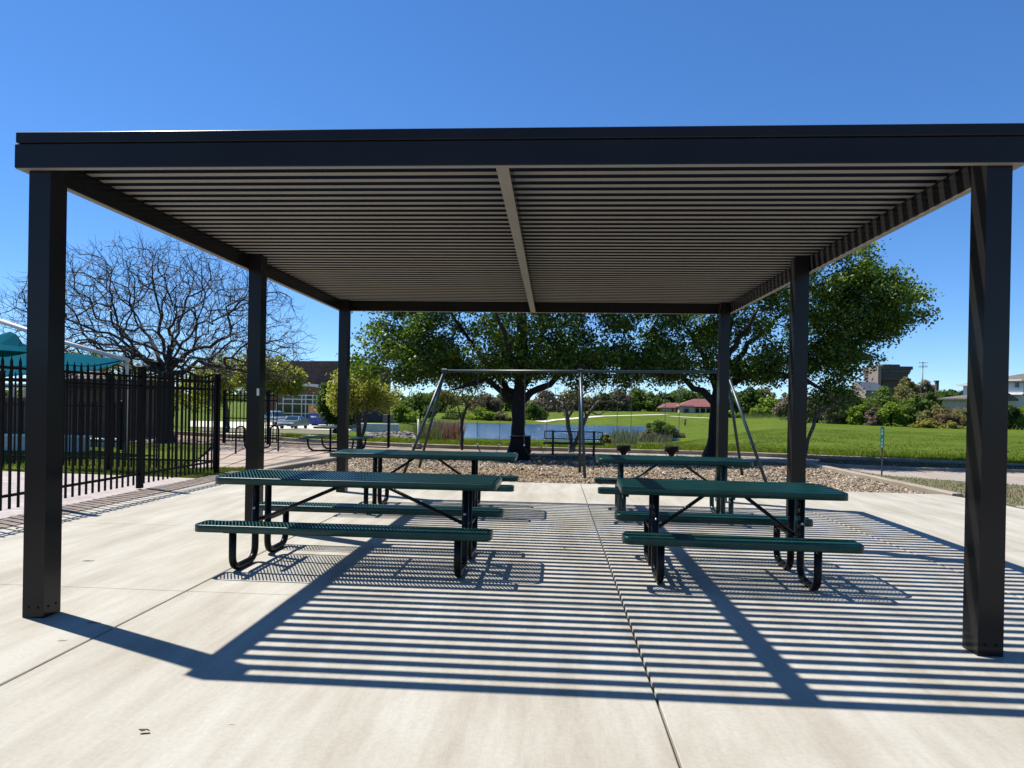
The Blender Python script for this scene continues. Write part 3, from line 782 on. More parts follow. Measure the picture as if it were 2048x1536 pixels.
def chain(p, q, parent, n=None):
    p, q = Vector(p), Vector(q); n = n or max(4, int((q - p).length / 0.045)); d = (q - p) / n; mb = MB()
    u = d.normalized(); a = u.orthogonal().normalized(); b_ = u.cross(a)
    for i in range(n):
        w_ = a if i % 2 else b_
        c0 = p + d * i; L = d.length * 1.15
        pts = [c0 + w_ * .008, c0 + u * L * .5 + w_ * .010, c0 + u * L + w_ * .008, c0 + u * L - w_ * .008, c0 + u * L * .5 - w_ * .010, c0 - w_ * .008, c0 + w_ * .008]
        mb.tube(pts, 0.0035, 4, cap=False)
    return mb.build('chain', 'chain', parent)
def belt_swing(x0, x1, label):
    r = empty('belt_swing', ((x0 + x1) / 2, 15.18, -0.05), label, 'swing', 'belt swings under the swing frame')
    w_ = (x1 - x0) / 2
    chain((-w_, 0, 2.36), (-w_ * .95, 0, 0.66), r); chain((w_, 0, 2.36), (w_ * .9, 0, 0.66), r)
    pts = []
    for i in range(13):
        t = i / 12; x = (-1 + 2 * t); pts.append((x * w_ * (0.95 if x < 0 else .9), 0, 0.66 - 0.29 * (1 - x * x) ** 0.8))
    mb = MB(); vs = []
    for (x, y, z) in pts: vs += [(x, -.075, z), (x, .075, z), (x, .075, z - .012), (x, -.075, z - .012)]
    fs = [(i * 4 + j, i * 4 + (j + 1) % 4, i * 4 + 4 + (j + 1) % 4, i * 4 + 4 + j) for i in range(12) for j in range(4)] + [(0, 1, 2, 3), (51, 50, 49, 48)]
    mb.add(vs, [f[::-1] for f in fs], True); mb.build('belt_seat', 'rubber', r)
    for s in (-.95, .9): MB().box((s * w_, 0, 0.665), (0.03, .1, .03), bev=.005).build('clip', 'steel', r)
belt_swing(at(955, 800, Y=15.18)[0], at(1002, 800, Y=15.18)[0], 'sagging black belt swing hanging left of the big trunk')
belt_swing(at(1049, 800, Y=15.18)[0], at(1096, 800, Y=15.18)[0], 'sagging black belt swing hanging in front of the bin and bench')
def bucket_swing(x, label):
    r = empty('bucket_swing', (x, 15.18, -0.05), label, 'swing', 'bucket swings under the swing frame')
    for s in (-1, 1): chain((s * .17, 0, 2.40), (s * .155, 0, 0.76), r)
    bz = .66
    ring = MB().lathe([(.135, bz - .07), (.150, bz - .06), (.152, bz + .05), (.145, bz + .06), (.125, bz + .05), (.125, bz - .06), (.135, bz - .07)], n=20).build('seat_rim', 'rubber', r)
    MB().lathe([(.10, bz - .07), (.055, bz - .16), (.05, bz - .24), (.0, bz - .25)], n=12).build('seat_bottom', 'rubber', r)
    for s in (-1, 1):
        MB().tube(round_path([(s * .155, 0, .76), (s * .165, 0, bz - .04), (s * .14, 0, bz - .13), (s * .05, 0, bz - .21)], .08, 4), 0.006, 6).build('strap', 'chain', r)
bucket_swing(at(1249, 800, Y=15.18)[0], 'black bucket swing hanging nearer the middle post of the frame')
bucket_swing(at(1345, 800, Y=15.18)[0], 'black bucket swing hanging nearer the right end of the frame')

# bench, bin, posts, sign
bn = empty('park_bench', (0.68, 21.0, -0.08), 'long black mesh bench beneath the big tree, facing the lake', 'bench')
def lattice(mb, x0, x1, y, z0, z1, step, t=0.006, horiz=False):
    k = int((x1 - x0) / step)
    for i in range(1, k):
        x = x0 + i * step
        if horiz: mb.box((x, (z0 + z1) / 2, y), (t, z1 - z0, .008))
        else: mb.box((x, y, (z0 + z1) / 2), (t, .008, z1 - z0))
    q = int((z1 - z0) / step)
    for j in range(1, q):
        z = z0 + j * step
        if horiz: mb.box(((x0 + x1) / 2, z, y), (x1 - x0, t, .006))
        else: mb.box(((x0 + x1) / 2, y, z), (x1 - x0, .006, t))
mb = MB()
for z in (0.56, 0.80): mb.box((0, 0.14, z), (1.86, .035, .035), bev=.006)
for x in (-.93, .93): mb.box((x, 0.14, 0.68), (.03, .034, .25))
lattice(mb, -.93, .93, 0.14, .56, .80, .05); mb.build('backrest', 'mesh_black', bn)
mb = MB()
for y in (-.30, .08): mb.box((0, y, 0.43), (1.90, .035, .05), bev=.006)
for x in (-.95, .95): mb.box((x, -.11, 0.43), (.03, .40, .05))
lattice(mb, -.95, .95, .43, -.30, .08, .05, horiz=True); mb.build('seat', 'mesh_black', bn)
for x in (-.66, .66):
    MB().box((x, 0.165, 0.41), (.075, .05, .84), bev=.008).build('leg', 'mesh_black', bn)
    MB().box((x, -.05, 0.39), (.06, .40, .05)).build('seat_arm', 'mesh_black', bn)
bin_ = empty('litter_bin', (at(1041, 900, Y=19.3)[0], 19.3, -0.06), 'squat square black litter bin in front of the big trunk', 'bin')
MB().box((0, 0, .33), (.58, .5, .66), bev=.03).build('body', 'rubber', bin_)
MB().box((0, 0, .685), (.62, .54, .05), bev=.02).build('lid', 'mesh_black', bin_)
sg = empty('marker_sign', (8.17, 16.69, -0.05), 'thin post with a narrow green address plate lettered in white, beside the driveway', 'sign')
MB().box((0, 0.012, 0.62), (.035, .02, 1.24), bev=.004).build('post', 'signpost', sg)
pl = MB().box((0, -.004, 0.975), (.085, .006, .50), bev=.002).build('plate', 'signgreen', sg)
for k, ch in enumerate('48 408'):
    if ch == ' ': continue
    cu = bpy.data.curves.new('digit', 'FONT'); cu.body = ch; cu.size = 0.085; cu.align_x = 'CENTER'; cu.extrude = 0.001
    to = bpy.data.objects.new('digit', cu); C.objects.link(to)
    me = bpy.data.meshes.new_from_object(to); bpy.data.objects.remove(to)
    o = link('digit', me, pl, 'white'); o.location = (-0.006, -0.009, 1.10 - k * .078); o.rotation_euler = (math.pi / 2, 0, 0)
sg.rotation_euler = (0, 0, math.radians(-35))
def post_at(x, ytop, ybot, w_, m, name, label, cat='post', sq=True):
    p = at(x, ybot, -0.05); top = at(x, ytop, Y=p[1])[2]
    b_ = MB()
    if sq: b_.box((0, 0, top / 2 - .05), (w_, w_, top + .1), bev=.008)
    else: b_.tube([(0, 0, -.1), (0, 0, top)], w_ / 2, 10)
    o = b_.build(name, m); o.location = (p[0], p[1], 0); return tag(o, label, cat)
post_at(777, 828, 893, .085, 'black', 'bollard_post', 'dark square post on the paving right of the yellow green tree')
post_at(836, 838, 893, .06, 'white', 'marker_post', 'thin white marker post behind the swing frame legs', sq=False)
def rock_mesh(seed):
    r = np.random.default_rng(seed); V = []; F = []
    import itertools
    mb = MB(); n = 7; prof = []
    for i in range(5):
        ph = math.pi * i / 4
        for j in range(n):
            th_ = 2 * math.pi * j / n + i * .3; q = 0.5 * (0.75 + 0.5 * r.random())
            V.append((q * math.sin(ph) * math.cos(th_), q * math.sin(ph) * math.sin(th_), 0.62 * q * math.cos(ph)))
    for i in range(4):
        for j in range(n): F.append((i * n + j, (i + 1) * n + j, (i + 1) * n + (j + 1) % n, i * n + (j + 1) % n))
    me = MB().add(V, F).mesh('rock'); me.materials.append(MT['rock']); return me
rocks = [rock_mesh(s) for s in range(5)]
p = at(838, 896, -0.05); o = link('boulder', rocks[1]); o.location = (p[0], p[1] - .3, .02); o.scale = (.42, .42, .5)
tag(o, 'small pale boulder at the foot of the white marker post', 'rock')
rr_ = np.random.default_rng(3)
gi = 0
for k in range(150):
    x = rr_.uniform(735, 872); Yq = rr_.uniform(36, 66)
    if x < 770 and Yq > 50: continue
    X = at(x, 860, Y=Yq)[0]; s = rr_.uniform(.25, .8)
    o = link('boulder', rocks[k % 5]); o.location = (X, Yq, terrain(X, Yq) + .02); o.scale = (s, s, s * rr_.uniform(.7, 1.1)); o.rotation_euler = (0, 0, rr_.uniform(0, 6))
    tag(o, 'pale boulder in the rocky bank between the paving and the lake', 'rock', 'boulders of the rocky bank')

# ------------------------------------------------------------------ shade sail and pool court behind the fence
ss = empty('shade_sail', (at(254, 900, Y=18.0)[0], 18.0, -0.03), 'teal fabric shade sail stretched from a pale cantilever pole', 'shade sail')
sx0, sy0 = ss.location.x, 18.0
def sl_(x, y, Y): q = at(x, y, Y=Y); return (q[0] - sx0, q[1] - sy0, q[2] + .03)
top = sl_(254, 724, 18.0)
MB().tube([(0, 0, -.1), (top[0], top[1], top[2] - .12), (top[0] - .05, top[1], top[2])], .055, 10).build('pole', 'paleclad', ss)
MB().tube([sl_(258, 722, 18.0), sl_(125, 684, 17.8), sl_(-60, 622, 17.4)], .065, 10).build('arm', 'paleclad', ss)
# canopy as a saddle surface: near edge and far edge meet in the corner at the pole
near_e = [(252, 722, 17.9), (190, 742, 17.2), (125, 745, 16.3), (60, 751, 15.6), (-60, 757, 14.6)]
far_e = [(252, 721, 17.95), (190, 713, 18.6), (125, 704, 19.4), (60, 691, 20.2), (-60, 668, 21.6)]
def ip(E_, t):
    a = np.array(E_, float); s = np.linspace(0, 1, len(a)); return [np.interp(t, s, a[:, i]) for i in range(3)]
V = []; F = []; n, m_ = 24, 10
for i in range(n + 1):
    a = np.array(sl_(*ip(near_e, i / n))); b2 = np.array(sl_(*ip(far_e, i / n)))
    for j in range(m_ + 1):
        v = j / m_; q = a * (1 - v) + b2 * v; q[2] -= 0.16 * math.sin(math.pi * v) * (i / n) - .03 * math.sin(i * 1.1 + v * 5) * (i / n); V.append(q)
for i in range(n):
    for j in range(m_): F.append((i * (m_ + 1) + j, (i + 1) * (m_ + 1) + j, (i + 1) * (m_ + 1) + j + 1, i * (m_ + 1) + j + 1))
cn = link('canopy', np_mesh('canopy', V, F, smooth=True), ss, 'teal')
so = cn.modifiers.new('thick', 'SOLIDIFY'); so.thickness = 0.006
# peaked canopy further left
pk_ = empty('peaked_canopy', (at(5, 800, Y=20.5)[0], 20.5, 0), 'peaked teal fabric canopy left of the front left post', 'canopy')
px0, py0 = pk_.location.x, 20.5
def pl_(x, y, Y): q = at(x, y, Y=Y); return np.array((q[0] - px0, q[1] - py0, q[2]))
ringb = [pl_(*q) for q in [(62, 704, 19.4), (66, 700, 20.6), (40, 690, 22.4), (-40, 690, 22.8), (-80, 700, 20.6), (-60, 706, 18.6), (0, 700, 18.4)]]
ringm = [pl_(*q) for q in [(46, 694, 19.8), (48, 690, 20.6), (30, 680, 21.6), (-30, 682, 21.8), (-50, 688, 20.6), (-40, 692, 19.4), (0, 688, 19.3)]]
ringt = [pl_(*q) for q in [(30, 668, 20.2), (33, 669, 20.5), (24, 666, 20.9), (5, 668, 20.9), (-6, 671, 20.5), (0, 671, 20.2), (14, 668, 20.1)]]
V = ringb + ringm + ringt + [pl_(20, 663, 20.5)]; F = []
mb = MB(); q = 7
fs = [(l * q + i, l * q + (i + 1) % q, (l + 1) * q + (i + 1) % q, (l + 1) * q + i) for l in (0, 1) for i in range(q)] + [(14 + i, 14 + (i + 1) % q, 21) for i in range(q)]
mb.add(V, fs); cc = mb.build('canopy', 'teal', pk_); cc.modifiers.new('thick', 'SOLIDIFY').thickness = .01
MB().tube([(0, 0, 0), (0, 0, ringt[0][2] - .1)], .05, 8).build('pole', 'paleclad', pk_)
for (x, Y) in ((60, 19.4), (60, 21.0)):
    a = pl_(x, 702, Y); MB().tube([(a[0], a[1], 0), tuple(a)], .045, 8).build('pole', 'paleclad', pk_)

ph = empty('pool_house', (at(60, 850, Y=25)[0], 25.0, 0), 'low dark brick pool house behind the fences with pale beams', 'building')
hx, hy = ph.location.x, 25.0
def hb(x0, x1, y0, y1, Y, dep, name, m):
    a, c = at(x0, y1, Y=Y), at(x1, y0, Y=Y)
    return MB().box(((a[0] + c[0]) / 2 - hx, Y + dep / 2 - hy, (max(a[2], -.2) + c[2]) / 2), (c[0] - a[0], dep, c[2] - max(a[2], -.2)), bev=.01).build(name, m, ph)
hb(-120, 52, 795, 900, 24.5, 3, 'wall', 'darkbrick')
hb(52, 70, 795, 900, 24.3, .4, 'brick_column', 'darkbrick')
hb(128, 205, 758, 900, 24.5, 4, 'wall', 'darkbrick')
hb(60, 128, 778, 900, 25.5, 3, 'wall', 'darkbrick')
hb(-120, 130, 768, 775, 24.6, .2, 'beam', 'white')
for x in (3, 24, 46, 66, 134, 138): hb(x, x + 3, 772, 800, 24.7, .1, 'column', 'white')
rv = [at(118, 757, Y=23.6), at(216, 757, Y=23.6), at(216, 757, Y=30), at(118, 757, Y=30), at(150, 732, Y=26), at(185, 732, Y=27)]
rv = [(a[0] - hx, a[1] - hy, a[2]) for a in rv]
MB().add(rv + [(a, b_, c - .18) for a, b_, c in rv[:4]], [(0, 1, 5, 4), (1, 2, 5), (2, 3, 4, 5), (3, 0, 4), (0, 6, 7, 1), (1, 7, 8, 2), (2, 8, 9, 3), (3, 9, 6, 0), (6, 9, 8, 7)]).build('roof', 'roofgrey', ph)
def lowwall(x0, x1, Y, z, label):
    a, c = at(x0, 880, Y=Y)[0], at(x1, 880, Y=Y)[0]
    r = empty('low_wall', ((a + c) / 2, Y, -.05), label, 'wall')
    MB().box((0, 0, z / 2), (c - a, .35, z), bev=.01).build('body', 'seatwall', r); MB().box((0, 0, z + .03), (c - a + .05, .42, .06), bev=.01).build('coping', 'white', r)
lowwall(-150, 172, 18.2, .42, 'pale concrete seat wall with a white coping behind the fences')
lowwall(150, 236, 20.2, .22, 'shorter pale concrete ledge right of the seat wall')
hv = MB()
for k in range(5):
    a = at(232, 870 + k * 9, 0) if False else None
gate = None

# ------------------------------------------------------------------ big building, dumpster, cars
BY = 104.0
bx = lambda x: at(x, 800, Y=BY)[0]
bz = lambda x, y: at(x, y, Y=BY)[2]
bd = empty('brick_building', (bx(620), BY, -2.5), 'large brown brick building with a curved wall and a tall window grid', 'building')
def bpart(mb, name, m, parent=None):
    if parent is None: mb.v = [(a - bd.location.x, b_ - BY, c + 2.5) for a, b_, c in mb.v]
    else: mb.v = [(a - bd.location.x, b_ - BY, c + 2.5) for a, b_, c in mb.v]
    return mb.build(name, m, parent or bd)
# upper curved wall
xs = np.linspace(505, 765, 30); vs = []
for i, x in enumerate(xs):
    t = (x - 505) / 285; yt = 722 + (max(0, x - 690) / 100) ** 2 * 18
    Yc = BY + 10 * (t - .45) ** 2 * 4
    a = at(x, yt, Y=Yc); vs += [(a[0], Yc, -2.6), (a[0], Yc, a[2]), (a[0], Yc + 6, a[2]), (a[0], Yc + 6, -2.6)]
fs = [(4 * i + j, 4 * i + 4 + j, 4 * i + 5 + j, 4 * i + 1 + j) for i in range(29) for j in range(3)]
bpart(MB().add(vs, fs), 'wall', 'darkbrick')
# front block with the arched parapet and the glass
vs = []; xa = np.linspace(520, 668, 25); FY = BY - 6
for x in xa:
    yt = 769 + ((x - 612) / 50) ** 2 * 9
    a = at(x, yt, Y=FY); vs += [(a[0], FY, -2.6), (a[0], FY, a[2]), (a[0], FY + 12, a[2]), (a[0], FY + 12, -2.6)]
n = len(xa)
bpart(MB().add(vs, [(4 * i + j, 4 * i + 4 + j, 4 * i + 5 + j, 4 * i + 1 + j) for i in range(n - 1) for j in range(3)] + [(0, 1, 2, 3), (4 * n - 1, 4 * n - 2, 4 * n - 3, 4 * n - 4)]), 'front_block', 'redbrick')
mb = MB()
for i in range(n - 1):
    p0, p1 = vs[4 * i + 1], vs[4 * i + 5]
    mb.add([(p0[0], FY - .35, p0[2] - .28), (p1[0], FY - .35, p1[2] - .28), (p1[0], FY - .35, p1[2] + .12), (p0[0], FY - .35, p0[2] + .12), (p0[0], FY + .1, p0[2] - .28), (p1[0], FY + .1, p1[2] - .28), (p1[0], FY + .1, p1[2] + .12), (p0[0], FY + .1, p0[2] + .12)], [(0, 1, 2, 3), (3, 2, 6, 7), (4, 5, 1, 0)])
bpart(mb, 'arched_coping', 'mullion')
wx = [553, 566, 585, 603, 611, 625, 633, 651]; wy = [790, 798, 807, 826, 838, 850]
GY = FY - .05
ww = empty('window_wall', (0, 0, 0)); ww.parent = bd
for i in range(len(wx) - 1):
    for j in range(len(wy) - 1):
        a, c = at(wx[i], wy[j + 1], Y=GY), at(wx[i + 1], wy[j], Y=GY)
        if wx[i] == 611 and wy[j] >= 807: continue
        if i == 0 and j < 2: continue
        bpart(MB().box(((a[0] + c[0]) / 2, GY, (a[2] + c[2]) / 2), (c[0] - a[0] - .02, .06, c[2] - a[2] - .02)), 'pane', 'glass', ww)
a, c = at(612, 852, Y=GY), at(624, 808, Y=GY); dr = bpart(MB().box(((a[0] + c[0]) / 2, GY, (a[2] + c[2]) / 2), (c[0] - a[0], .06, c[2] - a[2])), 'door', 'glass', ww)
for x in wx: 
    a, c = at(x, 852, Y=GY), at(x, 789 if x > 560 else 805, Y=GY); bpart(MB().box((a[0], GY - .06, (a[2] + c[2]) / 2), (.16, .12, c[2] - a[2])), 'mullion', 'mullion', ww)
for y in wy[:-1]:
    a, c = at(553 if y > 800 else 566, y, Y=GY), at(651, y, Y=GY); bpart(MB().box(((a[0] + c[0]) / 2, GY - .05, a[2]), (c[0] - a[0], .13, .15)), 'transom', 'mullion', ww)
# skip
sk = empty('waste_skip', (at(657, 840, Y=84)[0], 84, terrain(at(657, 840, Y=84)[0], 84) + .1), 'blue waste skip topped with plywood boards in the car park', 'skip')
MB().prism([(-2.4, -1.1), (2.4, -1.1), (2.4, 1.1), (-2.4, 1.1)], .15, 1.55).build('bin', 'blue', sk)
for x in (-2.3, -1.4, -.5, .5, 1.4, 2.3): MB().box((x, -1.14, .85), (.12, .08, 1.4)).build('rib', 'blue', sk)
for x in (-1.6, -.2): MB().box((x, -1.15, 1.15), (.7, .04, .2)).build('notice', 'white', sk)
MB().box((0, -1.0, 2.1), (4.7, .06, 1.05)).build('board', 'plywood', sk); MB().box((0, 1.0, 2.1), (4.7, .06, 1.05)).build('board', 'plywood', sk)
for x in (-1.8, 1.8): MB().tube([(x, -1, .12), (x, 1, .12)], .12, 10).build('roller', 'tyre', sk)

def car(loc, rz, paint, kind, label):
    L, W_ = (4.75, 1.8) if kind == 'sedan' else (5.7, 2.0)
    r = empty('parked_' + ('car' if kind == 'sedan' else 'pickup'), loc, label, 'car' if kind == 'sedan' else 'pickup', None, rz)
    if kind == 'sedan':
        body = [(-2.35, .35), (-2.36, .62), (-2.25, .74), (-1.5, .86), (-.9, .92), (.9, .95), (1.75, .97), (2.3, .93), (2.36, .6), (2.3, .32)]
        cab = [(-.95, .90), (-.25, 1.36), (.15, 1.43), (.8, 1.42), (1.75, .96)]
        wb = (-1.42, 1.38); wr = .32
    else:
        body = [(-2.8, .5), (-2.82, .9), (-2.7, 1.08), (-1.5, 1.16), (-1.3, 1.18), (.9, 1.2), (2.8, 1.2), (2.82, .55), (2.6, .5)]
        cab = [(-1.45, 1.15), (-.75, 1.72), (-.3, 1.86), (.65, 1.86), (1.0, 1.2)]
        wb = (-1.85, 1.75); wr = .40
    def loft(pr, z_in, half, tuck, name, m):
        n = len(pr); vs = []
        for (s, k) in ((-1, 1.0), (1, 1.0)):
            pass
        secs = [(-half, .93), (-half * .97, 1.0), (half * .97, 1.0), (half, .93)]
        cx = sum(p_[0] for p_ in pr) / n; cz = sum(p_[1] for p_ in pr) / n
        for yy, sc in secs:
            for x, z in pr: vs.append((cx + (x - cx) * (sc if abs(yy) == half else 1), yy * (1 - tuck * max(0, z - z_in)), cz + (z - cz) * (1 - (1 - sc) * .6)))
        fs = [tuple(range(n)), tuple(reversed(range(3 * n, 4 * n)))]
        for l in range(3):
            for i in range(n): fs.append((l * n + i, (l + 1) * n + i, (l + 1) * n + (i + 1) % n, l * n + (i + 1) % n))
        return MB().add(vs, [f[::-1] for f in fs]).build(name, m, r)
    loft(body, .9, W_ / 2, .12, 'body', paint)
    loft(cab, .9, W_ / 2 * .92, .32, 'cabin', paint)
    # glass set just proud of the cabin
    z0, z1 = cab[0][1], cab[2][1]
    def gl(a, c, y0, y1, off_):
        v = [(a[0], -y0, a[1]), (a[0], y0, a[1]), (c[0], y1, c[1]), (c[0], -y1, c[1])]
        d = Vector((c[0] - a[0], 0, c[1] - a[1])); nn = Vector((-d.z, 0, d.x)).normalized() * off_
        v2 = [(q[0] + nn.x, q[1], q[2] + nn.z) for q in v]
        return MB().add(v + v2, [(4, 5, 6, 7), (0, 4, 7, 3), (1, 2, 6, 5), (0, 1, 5, 4), (3, 7, 6, 2)])
    gl(lerp(cab[0], cab[1], .1), lerp(cab[0], cab[1], .97), W_ / 2 * .84, W_ / 2 * .70, .02).build('windscreen', 'carglass', r)
    gl(lerp(cab[3], cab[4], .1), lerp(cab[3], cab[4], .85), W_ / 2 * .70, W_ / 2 * .82, .02).build('rear_window', 'carglass', r)
    for s in (-1, 1):
        hw = W_ / 2 * .92
        for (xa_, xb, xc, xd) in (((cab[0][0] + .42, .0, cab[1][0] + .12, .0),) if False else ()): pass
        def sw_(pts): 
            v = [(x, s * (hw * (1 - .32 * max(0, z - .9)) + .012), z) for x, z in pts]; w2 = [(x, y - s * .03, z) for x, y, z in v]; n = len(v)
            fs = [tuple(range(n)) if s < 0 else tuple(reversed(range(n)))] + [(i, (i + 1) % n, n + (i + 1) % n, n + i) for i in range(n)]
            return MB().add(v + w2, fs).build('side_window', 'carglass', r)
        zc = z1 - .08; zl = z0 + .05
        xm = (cab[1][0] + cab[3][0]) / 2 + .05
        sw_([(cab[0][0] + .28, zl), (xm - .03, zl), (xm - .03, zc), (cab[1][0] + .18, zc - .04)])
        sw_([(xm + .03, zl), (cab[4][0] - .38, zl), (cab[3][0] + .02, zc), (xm + .03, zc)])
        for x in wb:
            wl = MB().lathe([(.0, -.1), (wr * .6, -.1), (wr, -.09), (wr, .09), (wr * .6, .1), (wr * .55, .06), (0, .06)], n=16).build('wheel', 'tyre', r)
            wl.location = (x, s * (W_ / 2 - .12), wr); wl.rotation_euler = (-s * math.pi / 2, 0, 0)
            rm = MB().lathe([(0, .07), (wr * .45, .08), (wr * .58, .105), (wr * .58, .07)], n=12).build('rim', 'chain', wl)
        hl = MB().box((body[2][0] + .05, s * (W_ / 2 - .32), body[2][1] - .07), (.16, .4, .12), bev=.02).build('headlight', 'lamp', r)
        MB().box((cab[0][0] + .3, s * (W_ / 2 + .06), z0 + .1), (.14, .16, .1), bev=.03).build('mirror', paint, r)
        MB().box((body[-3][0] - .02, s * (W_ / 2 - .25), .8), (.06, .35, .14)).build('tail_light', 'roofred', r)
    MB().box((body[0][0] - .0, 0, .55), (.06, 1.1, .16), bev=.02).build('grille', 'tyre', r)
    MB().box((body[0][0] - .03, 0, .40), (.02, .34, .14)).build('number_plate', 'white', r)
    return r
cp = px_ground(588, 857); X1 = at(588, 857, Y=71)[0]
car((X1, 71.0, terrain(X1, 71) + .1), math.radians(90), 'cargrey', 'sedan', 'blue grey sedan parked facing the camera in the car park')
X2 = at(548, 857, Y=80)[0]
car((X2, 80.0, terrain(X2, 80) + .1), math.radians(140), 'carsilver', 'pickup', 'silver pickup parked behind the grey sedan')
# low retaining wall and railing by the lake end of the car park
def wall_px(x0, x1, y0, y1, Y, dep, name, m, label, cat):
    a, c = at(x0, y1, Y=Y), at(x1, y0, Y=Y); tz = terrain((a[0] + c[0]) / 2, Y)
    o = MB().box((0, 0, (c[2] - tz) / 2), (c[0] - a[0], dep, c[2] - tz + .3), bev=.02).build(name, m); o.location = ((a[0] + c[0]) / 2, Y, tz); return tag(o, label, cat)
wall_px(704, 797, 851, 866, 62, .5, 'low_wall', 'seatwall', 'low pale concrete wall above the rocky bank', 'wall')
wall_px(768, 785, 832, 850, 66, 1.0, 'pillar', 'pillarblock', 'grey brown block pillar on the bank above the rocks', 'pillar')
rl = empty('railing', (at(770, 840, Y=68)[0], 68, terrain(at(770, 840, Y=68)[0], 68)), 'dark metal railing along the top of the rocky bank', 'railing')
for k in range(60): MB().box((-3.6 + k * .13, 0, .55), (.03, .03, 1.1)).build('baluster', 'fence', rl)
for z in (.12, 1.08): MB().box((0.2, 0, z), (7.8, .05, .05)).build('rail', 'fence', rl)

# ------------------------------------------------------------------ far buildings
def gbox(o, x0, x1, y0, y1, Y, dep, name, m, parent=None, base=None):
    """box between image columns x0-x1 and rows y0-y1 at depth Y, child of o"""
    a, c = at(x0, y1, Y=Y), at(x1, y0, Y=Y); lo = a[2] if base is None else base
    L = o.location
    return MB().box(((a[0] + c[0]) / 2 - L.x, Y + dep / 2 - L.y, (lo + c[2]) / 2 - L.z), (abs(c[0] - a[0]), dep, abs(c[2] - lo))).build(name, m, parent or o)
def hip(o, x0, x1, ye, xr0, xr1, yr, Y, dep, name, m, over=.6, parent=None):
    a, c = at(x0, ye, Y=Y), at(x1, ye, Y=Y); r0, r1 = at(xr0, yr, Y=Y + dep / 2), at(xr1, yr, Y=Y + dep / 2)
    L = o.location; z = a[2]
    v = [(a[0], Y - over, z), (c[0], Y - over, z), (c[0], Y + dep + over, z), (a[0], Y + dep + over, z), (r0[0], Y + dep / 2, r0[2]), (r1[0], Y + dep / 2, r0[2])]
    v = [(p_[0] - L.x, p_[1] - L.y, p_[2] - L.z) for p_ in v]; v += [(a_, b_, c_ - .25) for a_, b_, c_ in v[:4]]
    return MB().add(v, [(0, 1, 5, 4), (1, 2, 5), (2, 3, 4, 5), (3, 0, 4), (0, 6, 7, 1), (1, 7, 8, 2), (2, 8, 9, 3), (3, 9, 6, 0), (6, 9, 8, 7)]).build(name, m, parent or o)
HY = 228
rh = empty('red_roof_house', (at(1375, 830, Y=HY)[0], HY, -.4), 'single storey beige house with a red hipped roof across the lake', 'house')
gbox(rh, 1326, 1362, 814, 829, HY + 4, 10, 'wall', 'stucco', base=-1)
hip(rh, 1320, 1366, 815, 1334, 1356, 805.5, HY + 4, 10, 'roof', 'roofred')
gbox(rh, 1359, 1388, 811, 829, HY, 14, 'wall', 'stucco', base=-1)
gbox(rh, 1388, 1440, 814, 829, HY + 3, 12, 'wall', 'stucco', base=-1)
hip(rh, 1356, 1446, 812.5, 1388, 1420, 797.5, HY, 14, 'roof', 'roofred', over=.3)
o = gbox(rh, 1367, 1380, 815, 828, HY - .15, .3, 'garage_door', 'greywall'); gbox(rh, 1369, 1377, 818, 826, HY - .4, .3, 'panel', 'officeband', o)
for (x0, x1) in ((1390, 1398), (1402, 1410), (1413, 1420), (1424, 1430)): gbox(rh, x0, x1, 818, 828, HY + 2.8, .3, 'window', 'officeband')
for x in (1389, 1399, 1411, 1421, 1431): gbox(rh, x, x + 1.3, 815, 829, HY + .3, .3, 'column', 'white')
gbox(rh, 1344, 1347, 818, 823, HY + 3.8, .3, 'window', 'officeband'); gbox(rh, 1352, 1356, 817, 828, HY + 3.8, .3, 'door', 'officeband')
a = at(1385, 832, Y=HY - 6)
o = MB().box((0, 0, .3), (at(1404, 830, Y=HY - 6)[0] - at(1364, 830, Y=HY - 6)[0], .6, 1.5)).build('retaining_wall', 'greywall'); o.location = (a[0], HY - 6, a[2]); tag(o, 'long grey retaining wall in front of the red roof house', 'wall')
# office block
OY = 470
ob = empty('office_block', (at(1795, 770, Y=OY)[0], OY, 0), 'dark brown office block with overhanging storeys far beyond the hedge', 'building')
gbox(ob, 1762, 1826, 733, 738.5, OY, 30, 'storey', 'office'); gbox(ob, 1766, 1800, 729, 733, OY + 3, 20, 'roof_plant', 'office')
gbox(ob, 1764, 1822, 738.5, 743, OY + 2, 28, 'window_band', 'officeband')
gbox(ob, 1762, 1820, 743, 747, OY + .5, 28, 'storey', 'office'); gbox(ob, 1764, 1817, 747, 750, OY + 2.5, 26, 'window_band', 'officeband')
gbox(ob, 1762, 1816, 750, 753.5, OY + 1, 26, 'storey', 'office'); gbox(ob, 1764, 1813, 753.5, 756.5, OY + 2.5, 26, 'window_band', 'officeband')
gbox(ob, 1762, 1813, 756.5, 760, OY + 1, 26, 'storey', 'office'); gbox(ob, 1764, 1812, 760, 790, OY + 3, 24, 'lower_storey', 'office')
gbox(ob, 1755.5, 1763, 733, 790, OY - 1, 14, 'sunlit_side', 'officepink')  # pinkish colour stands in for sunlight on the block's left side
# floodlight mast
fl = empty('floodlight_mast', (at(1845, 770, Y=330)[0], 330, 0), 'tall floodlight mast with two rows of lamps above the trees', 'floodlight')
a = at(1845, 724, Y=330)
MB().tube([(0, 0, 0), (0, 0, a[2])], [.3, .18], 8).build('pole', 'chain', fl)
for z in (a[2] - 2.0, a[2]): 
    MB().box((0, 0, z - .5), (4.2, .15, .15)).build('crossarm', 'chain', fl)
    for k in range(6): MB().lathe([(0, -.2), (.28, -.15), (.36, .25), (0, .25)], c=(-1.9 + k * .76, -.1, z), n=8).build('lamp', 'lamp', fl)
